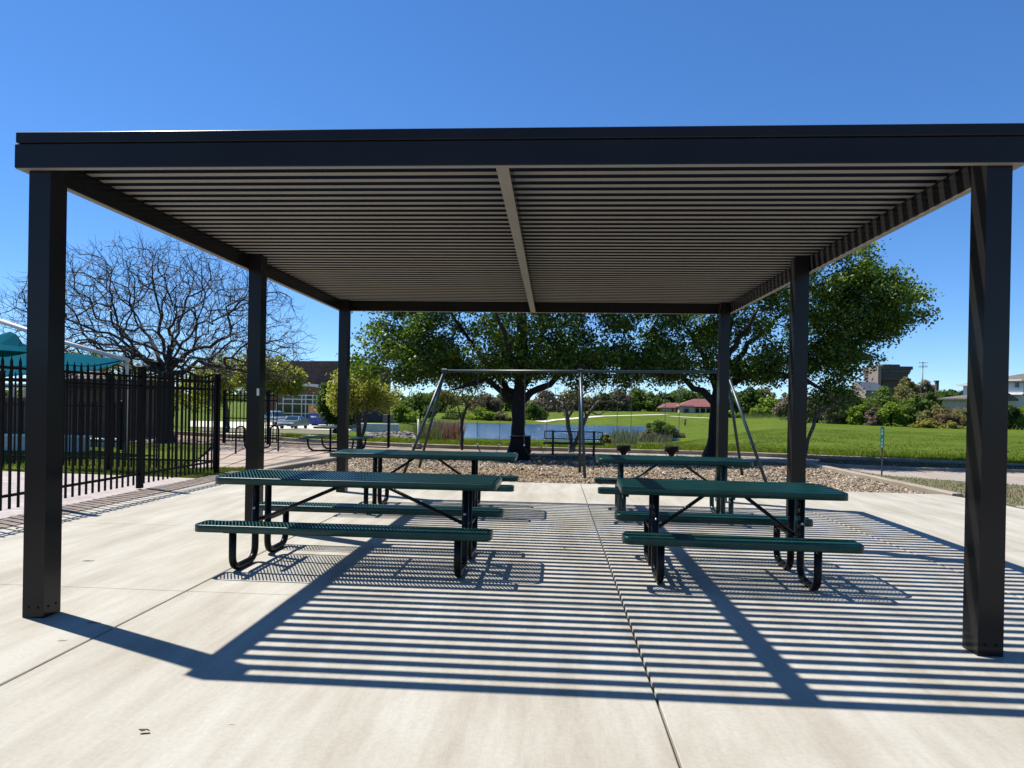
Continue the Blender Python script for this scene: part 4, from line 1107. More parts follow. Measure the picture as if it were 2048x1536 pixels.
# gabled building
gb_ = empty('gabled_building', (at(1725, 775, Y=260)[0], 260, 0), 'pinkish gabled building with a slate roof behind the hedge', 'building')
L = gb_.location
q = [at(1709.5, 762, Y=262), at(1732, 781, Y=252), at(1700, 781, Y=268), at(1752, 765, Y=285), at(1775, 781, Y=276)]
q = [(a[0] - L.x, a[1] - L.y, a[2]) for a in q]
MB().add([q[2], q[1], q[0], (q[1][0], q[1][1], -1), (q[2][0], q[2][1], -1)], [(0, 4, 3, 1), (0, 1, 2)]).build('gable_wall', 'officepink', gb_)
MB().add([q[1], q[4], q[3], q[0], (q[1][0], q[1][1], q[1][2] - .3), (q[4][0], q[4][1], q[4][2] - .3)], [(0, 1, 2, 3), (0, 4, 5, 1)]).build('roof', 'slate', gb_)
MB().add([q[1], q[4], (q[4][0], q[4][1], -1), (q[1][0], q[1][1], -1)], [(0, 3, 2, 1)]).build('wall', 'officepink', gb_)
# houses at the right
WY = 128
wh = empty('white_house', (at(1990, 800, Y=WY)[0], WY, terrain(at(1990, 800, Y=WY)[0], WY)), 'two storey white sided house with a grey brown roof at the right edge', 'house')
gbox(wh, 1960, 2043.5, 763, 789, WY, 10, 'upper_wall', 'siding'); gbox(wh, 1925, 2043, 789, 840, WY + 1, 9, 'lower_wall', 'siding')
gbox(wh, 2043.5, 2140, 763, 830, WY + 3, 9, 'side_wall', 'greywall')
hip(wh, 1950, 2160, 762, 2068, 2110, 738, WY, 10, 'roof', 'roofgrey')
gbox(wh, 1948, 2046, 760.5, 763, WY - .5, .3, 'fascia', 'white')
w_ = gbox(wh, 2029, 2036, 764.5, 776, WY - .15, .3, 'window', 'glass'); gbox(wh, 2032.2, 2032.8, 764.5, 776, WY - .25, .15, 'mullion', 'mullion', w_)
a0, a1, a2 = at(2014, 795, Y=WY - 3), at(2029, 786, Y=WY - 3), at(2046, 796, Y=WY - 3); L = wh.location
pts = [(p_[0] - L.x, p_[1] - L.y, p_[2] - L.z) for p_ in (a0, a1, a2)]; back = [(x, y + 5, z) for x, y, z in pts]
MB().add(pts + back, [(0, 1, 4, 3), (1, 2, 5, 4), (0, 2, 1)]).build('porch_roof', 'roofgrey', wh)
gbox(wh, 2016, 2046, 788, 790, WY - .4, .5, 'trim', 'white')
th_ = empty('flat_roofed_house', (at(1925, 800, Y=WY + 6)[0], WY + 6, terrain(at(1925, 800, Y=WY + 6)[0], WY + 6)), 'white house end with a pale flat eave left of the front right post', 'house')
gbox(th_, 1925, 1962, 771, 840, WY + 6, 8, 'wall', 'siding'); gbox(th_, 1920, 1964, 768, 771.3, WY + 5.3, 9.5, 'eave', 'white'); hip(th_, 1924, 1970, 768, 1935, 1965, 763, WY + 5.5, 9, 'roof', 'roofgrey', over=.1)
bh = empty('bungalow', (at(1900, 800, Y=WY - 6)[0], WY - 6, terrain(at(1900, 800, Y=WY - 6)[0], WY - 6)), 'low bungalow roof of grey brown shingles behind the hedge', 'house')
gbox(bh, 1885, 1960, 797, 845, WY - 6, 8, 'wall', 'stucco'); hip(bh, 1877, 1990, 796.5, 1922, 1960, 785, WY - 6, 8, 'roof', 'roofgrey')
ch = empty('brick_chimney', (at(1875, 770, Y=240)[0], 240, 0), 'dark brick chimney poking over the distant trees', 'chimney')
gbox(ch, 1872.5, 1878, 763, 800, 240, 1.0, 'stack', 'office'); gbox(ch, 1871.8, 1878.7, 761, 764, 239.8, 1.4, 'cap', 'office')

for o_ in (wh, th_, bh):
    o_.rotation_euler = (0, 0, -math.atan2(o_.location.x, o_.location.y) - .40); o_.scale = (.95, 1, 1)
# person with a bag by the lake
PX = at(1370, 856, Y=142); pz_ = terrain(PX[0], 142)
pe = empty('person', (PX[0], 142, pz_), 'person in dark clothes standing on the grass by the lake, holding something pale', 'person')
me = bpy.data.meshes.new('body')
jt = [((0, 0, .92), .15), ((0, 0, 1.15), .15), ((0, 0, 1.40), .17), ((0, 0, 1.50), .07), ((0.0, -.02, 1.60), .10), ((0, -.02, 1.72), .09),
      ((-.2, 0, 1.40), .07), ((-.26, .02, 1.14), .055), ((-.22, -.22, 1.08), .045), ((-.2, -.30, 1.08), .045), ((.2, 0, 1.40), .07), ((.27, 0, 1.14), .055), ((.20, -.22, 1.06), .045), ((.18, -.30, 1.06), .045),
      ((-.09, 0, .85), .11), ((-.10, -.02, .48), .08), ((-.10, .02, .08), .05), ((-.10, -.12, .04), .045), ((.09, 0, .85), .11), ((.12, .04, .48), .08), ((.13, .08, .08), .05), ((.14, -.06, .04), .045)]
ed = [(0, 1), (1, 2), (2, 3), (3, 4), (4, 5), (2, 6), (6, 7), (7, 8), (8, 9), (2, 10), (10, 11), (11, 12), (12, 13), (0, 14), (14, 15), (15, 16), (16, 17), (0, 18), (18, 19), (19, 20), (20, 21)]
me.from_pydata([j[0] for j in jt], ed, [])
po = link('body', me, pe, 'cloth')
sk_ = po.modifiers.new('skin', 'SKIN')
for i, (c_, r_) in enumerate(jt): me.skin_vertices[0].data[i].radius = (r_, r_)
me.skin_vertices[0].data[0].use_root = True
po.modifiers.new('sub', 'SUBSURF').levels = 1
MB().lathe([(0, -.11), (.08, -.08), (.1, 0), (.07, .09), (0, .12)], c=(0, -.06, 1.66), n=10).build('face', 'skin', pe)
MB().lathe([(0, 0), (.10, -.02), (.115, -.08), (.10, -.12)], c=(0, .0, 1.80), n=10).build('hair', 'cloth', pe)
bg_ = MB().box((-.12, -.38, 1.12), (.34, .12, .26), bev=.04).build('bag', 'shirt'); bg_.location = (PX[0], 142, pz_); tag(bg_, 'pale bag held by the person beside the lake', 'bag')

# ------------------------------------------------------------------ vegetation
class Skel:
    def __init__(s, cap=60000):
        s.p = np.zeros((cap, 3)); s.d = np.zeros((cap, 3)); s.par = np.full(cap, -1, int); s.n = 0
    def add(s, p, par, d):
        i = s.n; s.p[i] = p; s.par[i] = par; s.d[i] = d; s.n += 1; return i
    def path(s, pts, par):
        """append points after node par"""
        last = par; out = []
        for q in pts:
            q = np.asarray(q, float); pv = s.p[last] if last >= 0 else q - np.array([0, 0, .1])
            d = q - pv; d = d / (np.linalg.norm(d) + 1e-9); last = s.add(q, last, d); out.append(last)
        return out
def smooth_path(ctrl, step, rg, wig):
    P = np.array(ctrl, float); out = []
    for i in range(len(P) - 1):
        p0, p1, p2, p3 = P[max(i - 1, 0)], P[i], P[i + 1], P[min(i + 2, len(P) - 1)]
        n = max(1, int(np.linalg.norm(p2 - p1) / step))
        for k in range(n):
            t = k / n
            out.append(.5 * ((2 * p1) + (-p0 + p2) * t + (2 * p0 - 5 * p1 + 4 * p2 - p3) * t * t + (-p0 + 3 * p1 - 3 * p2 + p3) * t ** 3))
    out.append(P[-1]); out = np.array(out); out[1:] += rg.normal(0, wig, out[1:].shape); return out
def grow(sk, targets, rg, step=.3, wig=.03, lift=0.15, key=None, tang=.42):
    base = sk.p[0].copy()
    order = np.argsort(np.linalg.norm(targets - (key if key is not None else base), axis=1) * rg.uniform(.85, 1.15, len(targets)))
    for ti in order:
        q = targets[ti]; n = sk.n
        v = q - sk.p[:n]; dd = np.linalg.norm(v, axis=1)
        cosv = (v * sk.d[:n]).sum(1) / (dd + 1e-6)
        cost = dd * (1.35 - .55 * cosv) 
        i = int(np.argmin(cost)); dist = dd[i]
        if dist < .08: continue
        p0, d0 = sk.p[i], sk.d[i]
        m = max(1, int(round(dist / step)))
        c1 = p0 + d0 * dist * tang + np.array([0, 0, -lift * dist * .3])
        last = i
        for k in range(1, m + 1):
            t = k / m; x = p0 * (1 - t) ** 2 + c1 * 2 * t * (1 - t) + q * t * t
            if k < m: x = x + rg.normal(0, wig, 3)
            d = x - sk.p[last]; d /= (np.linalg.norm(d) + 1e-9); last = sk.add(x, last, d)
        if sk.n > len(sk.p) - 200: break
def radii(sk, r_tip, e=2.35, rmax=None):
    n = sk.n; acc = np.zeros(n); ch = np.zeros(n, int)
    for i in range(n - 1, 0, -1):
        if ch[i] == 0: acc[i] = r_tip ** e
        acc[i] += (r_tip * .12) ** e
        acc[sk.par[i]] += acc[i]; ch[sk.par[i]] += 1
    r = np.maximum(acc, r_tip ** e) ** (1 / e)
    return r, ch
def tubes(sk, r, name, m, parent, rmin=0.0, flare=None):
    """all limbs of one tree as one skin of tapering tubes"""
    n = sk.n; best = {}
    for i in range(1, n):
        p = sk.par[i]
        if p not in best or r[i] > r[best[p]]: best[p] = i
    starts = [0] + [i for i in range(1, n) if best.get(sk.par[i]) != i]
    VV, FF = [], []; off_ = 0; 
    for s0 in starts:
        chn = [s0]
        while chn[-1] in best: chn.append(best[chn[-1]])
        pts = sk.p[chn]; rr = r[chn].copy()
        if s0 != 0:
            pts = np.vstack([sk.p[sk.par[s0]], pts]); rr = np.concatenate([[min(r[sk.par[s0]], rr[0] * 1.15)], rr])
        if rr[0] < rmin or len(pts) < 2: continue
        rr[-1] *= .5
        k = len(pts); sides = 12 if rr[0] > .12 else 7 if rr[0] > .04 else 4 if rr[0] > .012 else 3
        T = np.gradient(pts, axis=0); T /= (np.linalg.norm(T, axis=1, keepdims=True) + 1e-9)
        up = np.array([0.31, 0.95, .05]) if abs(T[0][2]) > .8 else np.array([0, 0, 1.0])
        A = np.cross(T, up); A /= (np.linalg.norm(A, axis=1, keepdims=True) + 1e-9); B = np.cross(A, T)
        an = 2 * np.pi * np.arange(sides) / sides
        V = pts[:, None, :] + (A[:, None, :] * np.cos(an)[None, :, None] + B[:, None, :] * np.sin(an)[None, :, None]) * rr[:, None, None]
        if flare is not None and s0 == 0:
            h = np.clip(1 - (pts[:, 2] - pts[0][2]) / flare, 0, 1)
            V = pts[:, None, :] + (V - pts[:, None, :]) * (1 + (.8 * h ** 2)[:, None, None] * (1 + .25 * np.sin(an * 5 + 1)[None, :, None]))
        VV.append(V.reshape(-1, 3)); idx = np.arange(k * sides).reshape(k, sides) + off_
        a = idx[:-1]; b = idx[1:]
        FF.append(np.stack([a, np.roll(a, -1, 1), np.roll(b, -1, 1), b], -1).reshape(-1, 4)); off_ += k * sides
    me = np_mesh(name, np.vstack(VV), np.vstack(FF)[:, ::-1], smooth=True)
    return link(name, me, parent, m)
def leaves(P, size, rg, cols, name, m, parent, up=.5, aspect=.62, sizevar=.35, out=None):
    """one small folded leaf (two faces) per point"""
    n = len(P)
    N = rg.normal(0, 1, (n, 3)); N[:, 2] += up
    if out is not None: N += out
    N /= np.linalg.norm(N, axis=1, keepdims=True) + 1e-9
    A = rg.normal(0, 1, (n, 3)); A -= (A * N).sum(1, keepdims=True) * N; A /= np.linalg.norm(A, axis=1, keepdims=True) + 1e-9
    B = np.cross(N, A); L = size * (1 + rg.uniform(-sizevar, sizevar, n))[:, None]
    tip, base_, l, r_ = P + A * L * .55, P - A * L * .5, P + B * L * aspect * .5 + N * L * .12, P - B * L * aspect * .5 + N * L * .12
    V = np.stack([base_, r_, tip, l], 1).reshape(-1, 3)
    i = np.arange(n) * 4; F = np.concatenate([np.stack([i, i + 1, i + 2], 1), np.stack([i, i + 2, i + 3], 1)])
    c = np.asarray(cols, float)[rg.integers(0, len(cols), n)] * rg.uniform(.75, 1.25, (n, 1)); c = np.repeat(c, 4, 0)
    me = np_mesh(name, V, F, tint=np.clip(c, 0, 1)); return link(name, me, parent, m)
def ell(rg, n, c, r, shell=.35, zmin=None):
    out = []
    while len(out) < n:
        v = rg.normal(0, 1, 3); v /= np.linalg.norm(v); q = np.asarray(c) + v * np.asarray(r) * (shell + (1 - shell) * rg.random() ** (1 / 2.0))
        if zmin is None or q[2] > zmin: out.append(q)
    return np.array(out)
def local(o, P): return np.asarray(P) - np.array(o.location)

# --- the two large oaks behind the mulch bed
GREENS = [(0.048, 0.100, 0.012), (0.034, 0.078, 0.010), (0.072, 0.130, 0.014), (0.125, 0.185, 0.022)]
def oak(loc, trunk, limbs, tg, seed, label, nleaf, lsize=.125, r_trunk=.34, tip=.006, cols=GREENS, nl_sp=.19):
    rg = np.random.default_rng(seed); o = empty('oak_tree', loc, label, 'tree', 'large oaks behind the playground')
    sk = Skel(); tr = smooth_path([np.array(t) for t in trunk], .22, rg, .012); ids = sk.path(tr, -1)
    limb_rng = []
    for lb in limbs:
        n_a = sk.n; st = np.array(lb[0]); i = int(np.argmin(np.linalg.norm(sk.p[:sk.n] - st, axis=1)))
        sk.path(smooth_path([sk.p[i]] + [np.array(q) for q in lb[1:]], .28, rg, .035)[1:], i); limb_rng.append((n_a, sk.n))
    sk.d[:len(ids)] *= .2
    grow(sk, tg, rg, .30, .035, lift=.1, key=np.array(trunk[-1]))
    r, ch = radii(sk, tip, 2.3)
    big = r > .03; r = np.where(big, .03 + (r - .03) * (r_trunk - .03) / (r[0] - .03), r)
    for (i0, i1) in limb_rng:
        k = i1 - i0
        if k > 1: r[i0:i1] = np.maximum(r[i0:i1], np.linspace(.115, .035, k))
    tubes(sk, r, 'trunk', 'bark', o, flare=.75)
    thin = np.where((r[:sk.n] < .016) & (np.arange(sk.n) > 40))[0]
    # leaf clumps of uneven density
    w = rg.random(len(thin)) ** 1.3 + .25; w /= w.sum()
    cid = rg.choice(thin, size=nleaf // 9, p=w)
    P = np.repeat(sk.p[cid], 9, 0) + rg.normal(0, nl_sp, (len(cid) * 9, 3)) * np.array([1, 1, .75])
    leaves(P, lsize, rg, cols, 'crown', 'leaf', o, up=.6)
    return o
bx1, by1 = at(1037, 905, -0.05)[:2]; by1 = 20.9; bx1 = at(1037, 800, Y=by1)[0]
def o1(x, y, dy=0.0):
    q = at(x, y, Y=by1 + dy); return (q[0] - bx1, q[1] - by1, q[2] + .05)
rg = np.random.default_rng(21)
T1 = np.vstack([ell(rg, 460, (-.5, 0, 5.2), (4.85, 2.0, 3.2), .4, 2.5), ell(rg, 95, (-3.6, -.6, 3.1), (1.75, 1.6, .95), .2, 1.9), ell(rg, 50, (-2.0, .5, 2.7), (1.7, 1.3, .5), .2), ell(rg, 75, (2.6, 0, 3.0), (1.8, 1.9, .8), .2), ell(rg, 60, (.3, -.2, 2.9), (2.1, 1.8, .5), .2)])
oak((bx1, by1, -.05), [o1(1037, 907), o1(1036, 860), o1(1038, 810), o1(1040, 770), o1(1042, 735), o1(1046, 700), o1(1044, 640), o1(1038, 560)],
    [[o1(1036, 815), o1(1015, 795), o1(990, 772, -.4), o1(972, 760, -.6), o1(950, 763, -.8), o1(905, 778, -1.0)],
     [o1(1038, 800), o1(1018, 778, .3), o1(1000, 757, .6), o1(965, 715, .8), o1(930, 670, .6), o1(900, 620, .4)],
     [o1(1040, 805), o1(1058, 785), o1(1078, 775, -.3), o1(1100, 768, -.5), o1(1120, 748, -.6), o1(1160, 735, -.7), o1(1215, 705, -.8), o1(1260, 690, -.8)],
     [o1(1042, 785), o1(1058, 750, .4), o1(1066, 710, .8), o1(1100, 650, 1.2), o1(1150, 590, 1.5)],
     [o1(1041, 770), o1(1030, 730, -.8), o1(1010, 680, -1.8), o1(990, 620, -2.6)],
     [o1(1042, 760), o1(1050, 720, 1.2), o1(1040, 660, 2.4)]], T1, 5,
    'broad oak with a thick dark trunk standing behind the litter bin', 92000, lsize=.098, r_trunk=.22)
by2 = 21.3; bx2 = at(1429, 800, Y=by2)[0]
def o2(x, y, dy=0.0):
    q = at(x, y, Y=by2 + dy); return (q[0] - bx2, q[1] - by2, q[2] + .05)
rg = np.random.default_rng(33)
T2 = np.vstack([ell(rg, 420, (1.1, 0, 5.1), (4.3, 1.8, 2.9), .4, 2.5), ell(rg, 130, (4.7, 0, 4.95), (1.8, 1.4, 1.35), .3), ell(rg, 50, (3.7, -.2, 3.15), (1.3, 1.1, .7), .2), ell(rg, 26, (3.45, -.4, 1.95), (.75, .9, .55), .1), ell(rg, 50, (-1.6, .3, 3.0), (1.5, 2, .6), .2), ell(rg, 35, (1.6, 0, 2.9), (1.4, 1.6, .5), .2)])
oak((bx2, by2, -.05), [o2(1427, 915), o2(1430, 860), o2(1434, 810), o2(1438, 770), o2(1445, 730), o2(1452, 680), o2(1462, 620), o2(1470, 560)],
    [[o2(1433, 800), o2(1415, 790), o2(1390, 775, -.3), o2(1365, 755, -.5), o2(1330, 748, -.7), o2(1290, 752, -.8)],
     [o2(1436, 785), o2(1460, 768), o2(1490, 752, -.2), o2(1530, 738, -.4), o2(1590, 715, -.5), o2(1650, 680, -.6), o2(1720, 640, -.6)],
     [o2(1437, 780), o2(1420, 740, .6), o2(1395, 690, 1.0), o2(1360, 640, 1.4)],
     [o2(1440, 760), o2(1480, 710, .9), o2(1540, 650, 1.5), o2(1610, 590, 1.8)],
     [o2(1500, 750, -.2), o2(1560, 752, -.8), o2(1620, 762, -1.2), o2(1660, 790, -1.0)],
     [o2(1445, 740), o2(1470, 690, -1.2), o2(1520, 620, -2.2)]], T2, 9,
    'broad oak spreading to the right behind the back right post', 88000, lsize=.098, r_trunk=.20)

# --- big bare tree behind the fences
by3 = 24.0; bx3 = at(330, 800, Y=by3)[0]
def o3(x, y, dy=0.0):
    q = at(x, y, Y=by3 + dy); return (q[0] - bx3, q[1] - by3, q[2] + .05)
rg = np.random.default_rng(12)
bt_ = empty('bare_tree', (bx3, by3, -.05), 'wide leafless tree with a dense fan of bare twigs behind the fences', 'tree')
sk = Skel(90000); sk.path(smooth_path([o3(330, 893), o3(331, 830), o3(332, 780), o3(333, 748)], .2, rg, .01), -1)
nb = sk.n; sk.d[:nb] *= .2
for lb in ([(305, 725), (270, 700, -.4), (215, 672, -.8), (150, 655, -1.0), (80, 640, -1)], [(318, 715), (290, 660, .6), (250, 600, 1.0), (200, 545, 1.2)],
           [(330, 710), (322, 650, -.6), (310, 580, -1.0), (305, 520, -1.2)], [(345, 715), (358, 650, .6), (380, 580, 1.0), (400, 520, 1.2)],
           [(355, 725), (395, 700, -.5), (450, 675, -.9), (520, 650, -1), (580, 640, -1)], [(362, 742), (400, 728, .3), (440, 735, .5), (500, 748, .6)],
           [(340, 705), (350, 670, 1.8), (360, 600, 3)], [(335, 705), (345, 670, -1.8), (350, 620, -3)], [(300, 735), (250, 735, .6), (180, 715, 1), (110, 690, 1)], [(350, 705), (400, 650, 1), (470, 590, 1.6)]):
    pts = [o3(*q) for q in lb]; i = int(np.argmin(np.linalg.norm(sk.p[:nb] - np.array(pts[0]), axis=1)))
    sk.path(smooth_path([sk.p[i]] + pts, .3, rg, .05)[1:], i)
T3 = np.vstack([ell(rg, 1900, (-.1, 0, 3.5), (5.6, 4.6, 4.15), .5, 2.3), ell(rg, 700, (-.2, 0, 4.0), (4.2, 3.4, 3.0), .2, 2.5)])
grow(sk, T3, rg, .30, .03, lift=-.10, key=np.array(o3(333, 748)), tang=.28)
# fine end twigs
n0 = sk.n; hasch = np.zeros(n0, bool); hasch[sk.par[1:n0]] = True
tips = np.where(~hasch)[0]
for i in tips:
    for _ in range(2):
        d = sk.d[i] + rg.normal(0, .55, 3) + np.array([0, 0, .25]); d /= np.linalg.norm(d); L = rg.uniform(.25, .6); last = i
        for k in range(3):
            d = d + rg.normal(0, .18, 3) + np.array([0, 0, .05]); d /= np.linalg.norm(d); last = sk.add(sk.p[last] + d * L / 3, last, d)
mid = rg.choice(np.arange(nb + 60, n0), min(4200, n0 - nb - 61), replace=False)
for i in mid:
    d = sk.d[i] * .6 + rg.normal(0, .7, 3) + np.array([0, 0, .35]); d /= np.linalg.norm(d); L = rg.uniform(.25, .7); last = i
    for k in range(3):
        d = d + rg.normal(0, .2, 3) + np.array([0, 0, .08]); d /= np.linalg.norm(d); last = sk.add(sk.p[last] + d * L / 3, last, d)
r, chh = radii(sk, .0050, 2.45); r = np.where(r > .05, .05 + (r - .05) * (.30 - .05) / (r[0] - .05), r)
tubes(sk, r, 'trunk', 'twig', bt_, flare=.6)
bud = rg.choice(np.arange(nb, sk.n), 500)
leaves(sk.p[bud] + rg.normal(0, .04, (500, 3)), .10, rg, [(.13, .12, .03), (.16, .11, .04), (.09, .10, .02)], 'crown', 'leaf', bt_)

# --- small trees with thin spring foliage
def small_tree(name, loc, stems, tg, seed, label, nleaf, lsize, cols, r0, tip=.006, m='barkgrey', group=None, sp=.12, cat='tree', leafmat='leaf'):
    rg = np.random.default_rng(seed); o = empty(name, loc, label, cat, group); sk = Skel(30000)
    sk.path([np.array((0, 0, 0.0))], -1); sk.d[0] = (0, 0, 1)
    for st in stems: sk.path(smooth_path([np.array((0, 0, 0.0))] + [np.array(q) for q in st], .2, rg, .015)[1:], 0)
    top = np.mean([st[-1] for st in stems], axis=0); n1 = sk.n
    grow(sk, tg, rg, .22, .03, key=np.array(top) * .7)
    r, ch = radii(sk, tip, 2.3); r = np.where(r > .015, .015 + (r - .015) * (r0 - .015) / max(r[1:n1].max() - .015, 1e-3), r); r[0] = r[1]
    tubes(sk, r, 'trunk', m, o, flare=.3)
    if nleaf:
        cid = rg.choice(np.arange(n1, sk.n), size=nleaf // 5); P = np.repeat(sk.p[cid], 5, 0) + rg.normal(0, sp, (len(cid) * 5, 3))
        leaves(P, lsize, rg, cols, 'crown', leafmat, o)
    return o
YG = [(.22, .26, .035), (.27, .29, .045), (.17, .23, .03), (.31, .30, .065)]
def tree_px(name, x, ybase, Y, stems_px, env, seed, label, nleaf, lsize, cols, r0, nt=260, **kw):
    """env: list of (x, y, half width, half height) ellipses in the photograph's pixels at depth Y"""
    X = at(x, 800, Y=Y)[0]; z = at(x, ybase, Y=Y)[2] if ybase else terrain(X, Y)
    if ybase is None: pass
    f = Y / FPX; rg = np.random.default_rng(seed + 100); T = []
    for (ex, ey, hw, hh) in env:
        c = at(ex, ey, Y=Y); T.append(ell(rg, int(nt * (hw * hh) / sum(e[2] * e[3] for e in env)) + 3, (c[0] - X, 0, c[2] - z), (hw * f, (hw + hh) / 2 * f, hh * f), .3, .25))
    st = []
    for s in stems_px: st.append([(at(a, b, Y=Y)[0] - X, (i + 1) * dy_, at(a, b, Y=Y)[2] - z) for i, (a, b) in enumerate(s) for dy_ in [rg.uniform(-.1, .1)]])
    return small_tree(name, (X, Y, z), st, np.vstack(T), seed, label, nleaf, lsize, cols, r0, **kw)
tree_px('spring_tree', 722, 897, 21.7, [[(716, 850), (712, 800)], [(730, 850), (745, 810), (770, 790)], [(722, 840), (728, 800)]], [(715, 775, 52, 42), (760, 795, 38, 25), (690, 800, 36, 28)], 1, 'small multi stemmed tree with yellow green spring leaves behind the picnic table on the paving', 9500, .085, YG, .085)
tree_px('spring_tree', 522, 893, 30, [[(520, 840), (515, 800)], [(530, 845), (545, 810)]], [(562, 752, 48, 40), (515, 752, 48, 46), (592, 765, 26, 26)], 2, 'yellow green spring tree in front of the brick building', 9000, .12, YG, .10)
tree_px('spring_tree', 455, 880, 40, [[(455, 840), (452, 800)]], [(455, 755, 48, 50), (415, 770, 45, 45)], 3, 'yellow green tree seen over the end post of the fence', 7000, .17, YG, .12)
tree_px('slender_tree', 926, 900, 21.8, [[(924, 860), (922, 832), (910, 800)], [(924, 855), (926, 830), (940, 800), (950, 780)]], [(930, 800, 42, 36), (945, 790, 25, 25)], 4, 'slender young tree with thin twigs and a few yellow leaves, left of the big trunk', 650, .07, YG, .065, nt=170)
tree_px('grey_tree', 1146, 903, 22.3, [[(1140, 870), (1134, 840), (1130, 812), (1110, 800), (1075, 815)], [(1158, 870), (1172, 835), (1200, 800)], [(1134, 840), (1145, 822), (1150, 800)]], [(1190, 800, 80, 30), (1110, 800, 50, 30), (1160, 785, 60, 25)], 5, 'forked tree of tangled grey twigs behind the bench', 260, .08, [(.09, .10, .03), (.12, .12, .05)], .075, nt=520, m='barkpale')
tree_px('leaning_tree', 1610, 912, 19.6, [[(1614, 880), (1622, 850), (1648, 822), (1690, 805)], [(1612, 880), (1614, 850), (1628, 830)]], [(1650, 805, 45, 22), (1690, 800, 30, 15)], 6, 'leaning bare sapling right of the middle right post', 120, .08, YG, .05, nt=110)
tree_px('evergreen_shrub', 672, 866, 32, [[(672, 845), (670, 820)]], [(668, 812, 32, 38), (690, 830, 25, 30), (655, 795, 20, 28)], 7, 'dense green shrub between the waste skip and the spring tree', 7000, .14, [(.035, .075, .014), (.05, .10, .02), (.08, .13, .02)], .10)
tree_px('spring_tree', 190, 850, 60, [[(190, 800), (188, 770)]], [(160, 735, 60, 40), (230, 740, 60, 38)], 8, 'yellow green tree in the distance above the teal sail', 6000, .26, YG, .2)
tree_px('spring_tree', 300, 850, 70, [[(300, 810), (302, 790)]], [(310, 780, 80, 50), (380, 790, 60, 45)], 9, 'yellow green tree in the distance behind the bare tree', 6000, .28, YG, .2)

# --- bushes and trees around the lake and along the far hedge, each a thing of its own
PAL = {'bright': [(0.149, 0.223, 0.024), (0.193, 0.264, 0.030), (0.105, 0.181, 0.021)], 'mid': [(0.088, 0.140, 0.024), (0.114, 0.173, 0.030), (0.070, 0.116, 0.021)],
       'dark': [(0.038, 0.069, 0.015), (0.052, 0.091, 0.019), (0.070, 0.112, 0.021)], 'olive': [(0.149, 0.140, 0.045), (0.175, 0.165, 0.060), (0.123, 0.124, 0.038)],
       'brown': [(0.16, 0.125, 0.085), (0.13, 0.105, 0.07), (0.18, 0.14, 0.10)], 'grey': [(0.175, 0.148, 0.098), (0.149, 0.132, 0.083), (0.193, 0.173, 0.105)],
       'yellow': [(0.22, 0.20, 0.04), (0.26, 0.23, 0.05), (0.17, 0.18, 0.04)], 'rust': [(0.17, 0.11, 0.06), (0.20, 0.14, 0.07), (0.13, 0.09, 0.05)]}
def far_tree(x, ytop, ybot, wpx, Y, pal, label, seed, n=2600, group='trees and bushes around the lake and field', name='far_tree', leafpx=2.9, skew=0.0):
    rg = np.random.default_rng(seed + 500); X = at(x, 800, Y=Y)[0]; zb = at(x, ybot, Y=Y)[2]; zt_ = at(x, ytop, Y=Y)[2]; zg = terrain(X, Y)
    zb = min(zb, zg + .2); o = empty(name, (X, Y, zg), label, 'tree' if zt_ - zg > 3.5 else 'bush', group)
    f = Y / FPX; hw = wpx * f / 2; h = zt_ - zb; lobes = []
    for k in range(20):
        xx = rg.uniform(-.85, .85); topf = (.92 - .45 * xx * xx) * rg.uniform(.8, 1.05)
        lr = rg.uniform(.16, .40) * min(hw, h * .75)
        lobes.append((xx * hw, rg.uniform(-.6, .6) * hw, zb - zg + max(h * .12, (h * topf - lr * .8) * rg.uniform(.25, 1.0) ** .7), lr, (lr / min(hw, h * .75) / .3) ** 1.6))
    lobes.append((skew * hw, 0, zb - zg + h * .70, min(hw, h) * .36, 1.0))
    P = []; O = []
    for (lx, ly, lz, lr, q) in lobes:
        k = max(20, int(n / 18 * q)); v = rg.normal(0, 1, (k, 3)); v /= np.linalg.norm(v, axis=1, keepdims=True)
        rad = lr * (1 - .55 * rg.random(k) ** 1.6) * (1 + .18 * np.sin(v[:, 0] * 5 + lx) * np.cos(v[:, 2] * 4))
        p_ = np.array([lx, ly, lz]) + v * rad[:, None] * np.array([1, 1, .82]); P.append(p_); O.append(v * 1.2)
    k = int(n * .10); P.append(np.stack([rg.uniform(-.75, .75, k) * hw, rg.uniform(-.6, .6, k) * hw, zb - zg + rg.random(k) * h * .45], 1)); O.append(rg.normal(0, .5, (k, 3)))
    P = np.vstack(P); O = np.vstack(O); keep = (P[:, 2] > 0.02) & (P[:, 2] < zt_ - zg + .3); P, O = P[keep], O[keep]
    leaves(P, leafpx * f * 1.35, rg, PAL[pal], 'crown', 'farleaf', o, out=O, up=.5, aspect=.8)
    mb = MB()
    for k in range(3):
        a = rg.uniform(-.25, .25, 2) * hw; mb.tube([(a[0] * .3, a[1] * .3, -.2), (a[0], a[1], h * .35), (a[0] * 2, a[1] * 2, h * .6)], [.02 * h, .014 * h, .006 * h], 6)
    mb.build('trunk', 'bark', o); return o
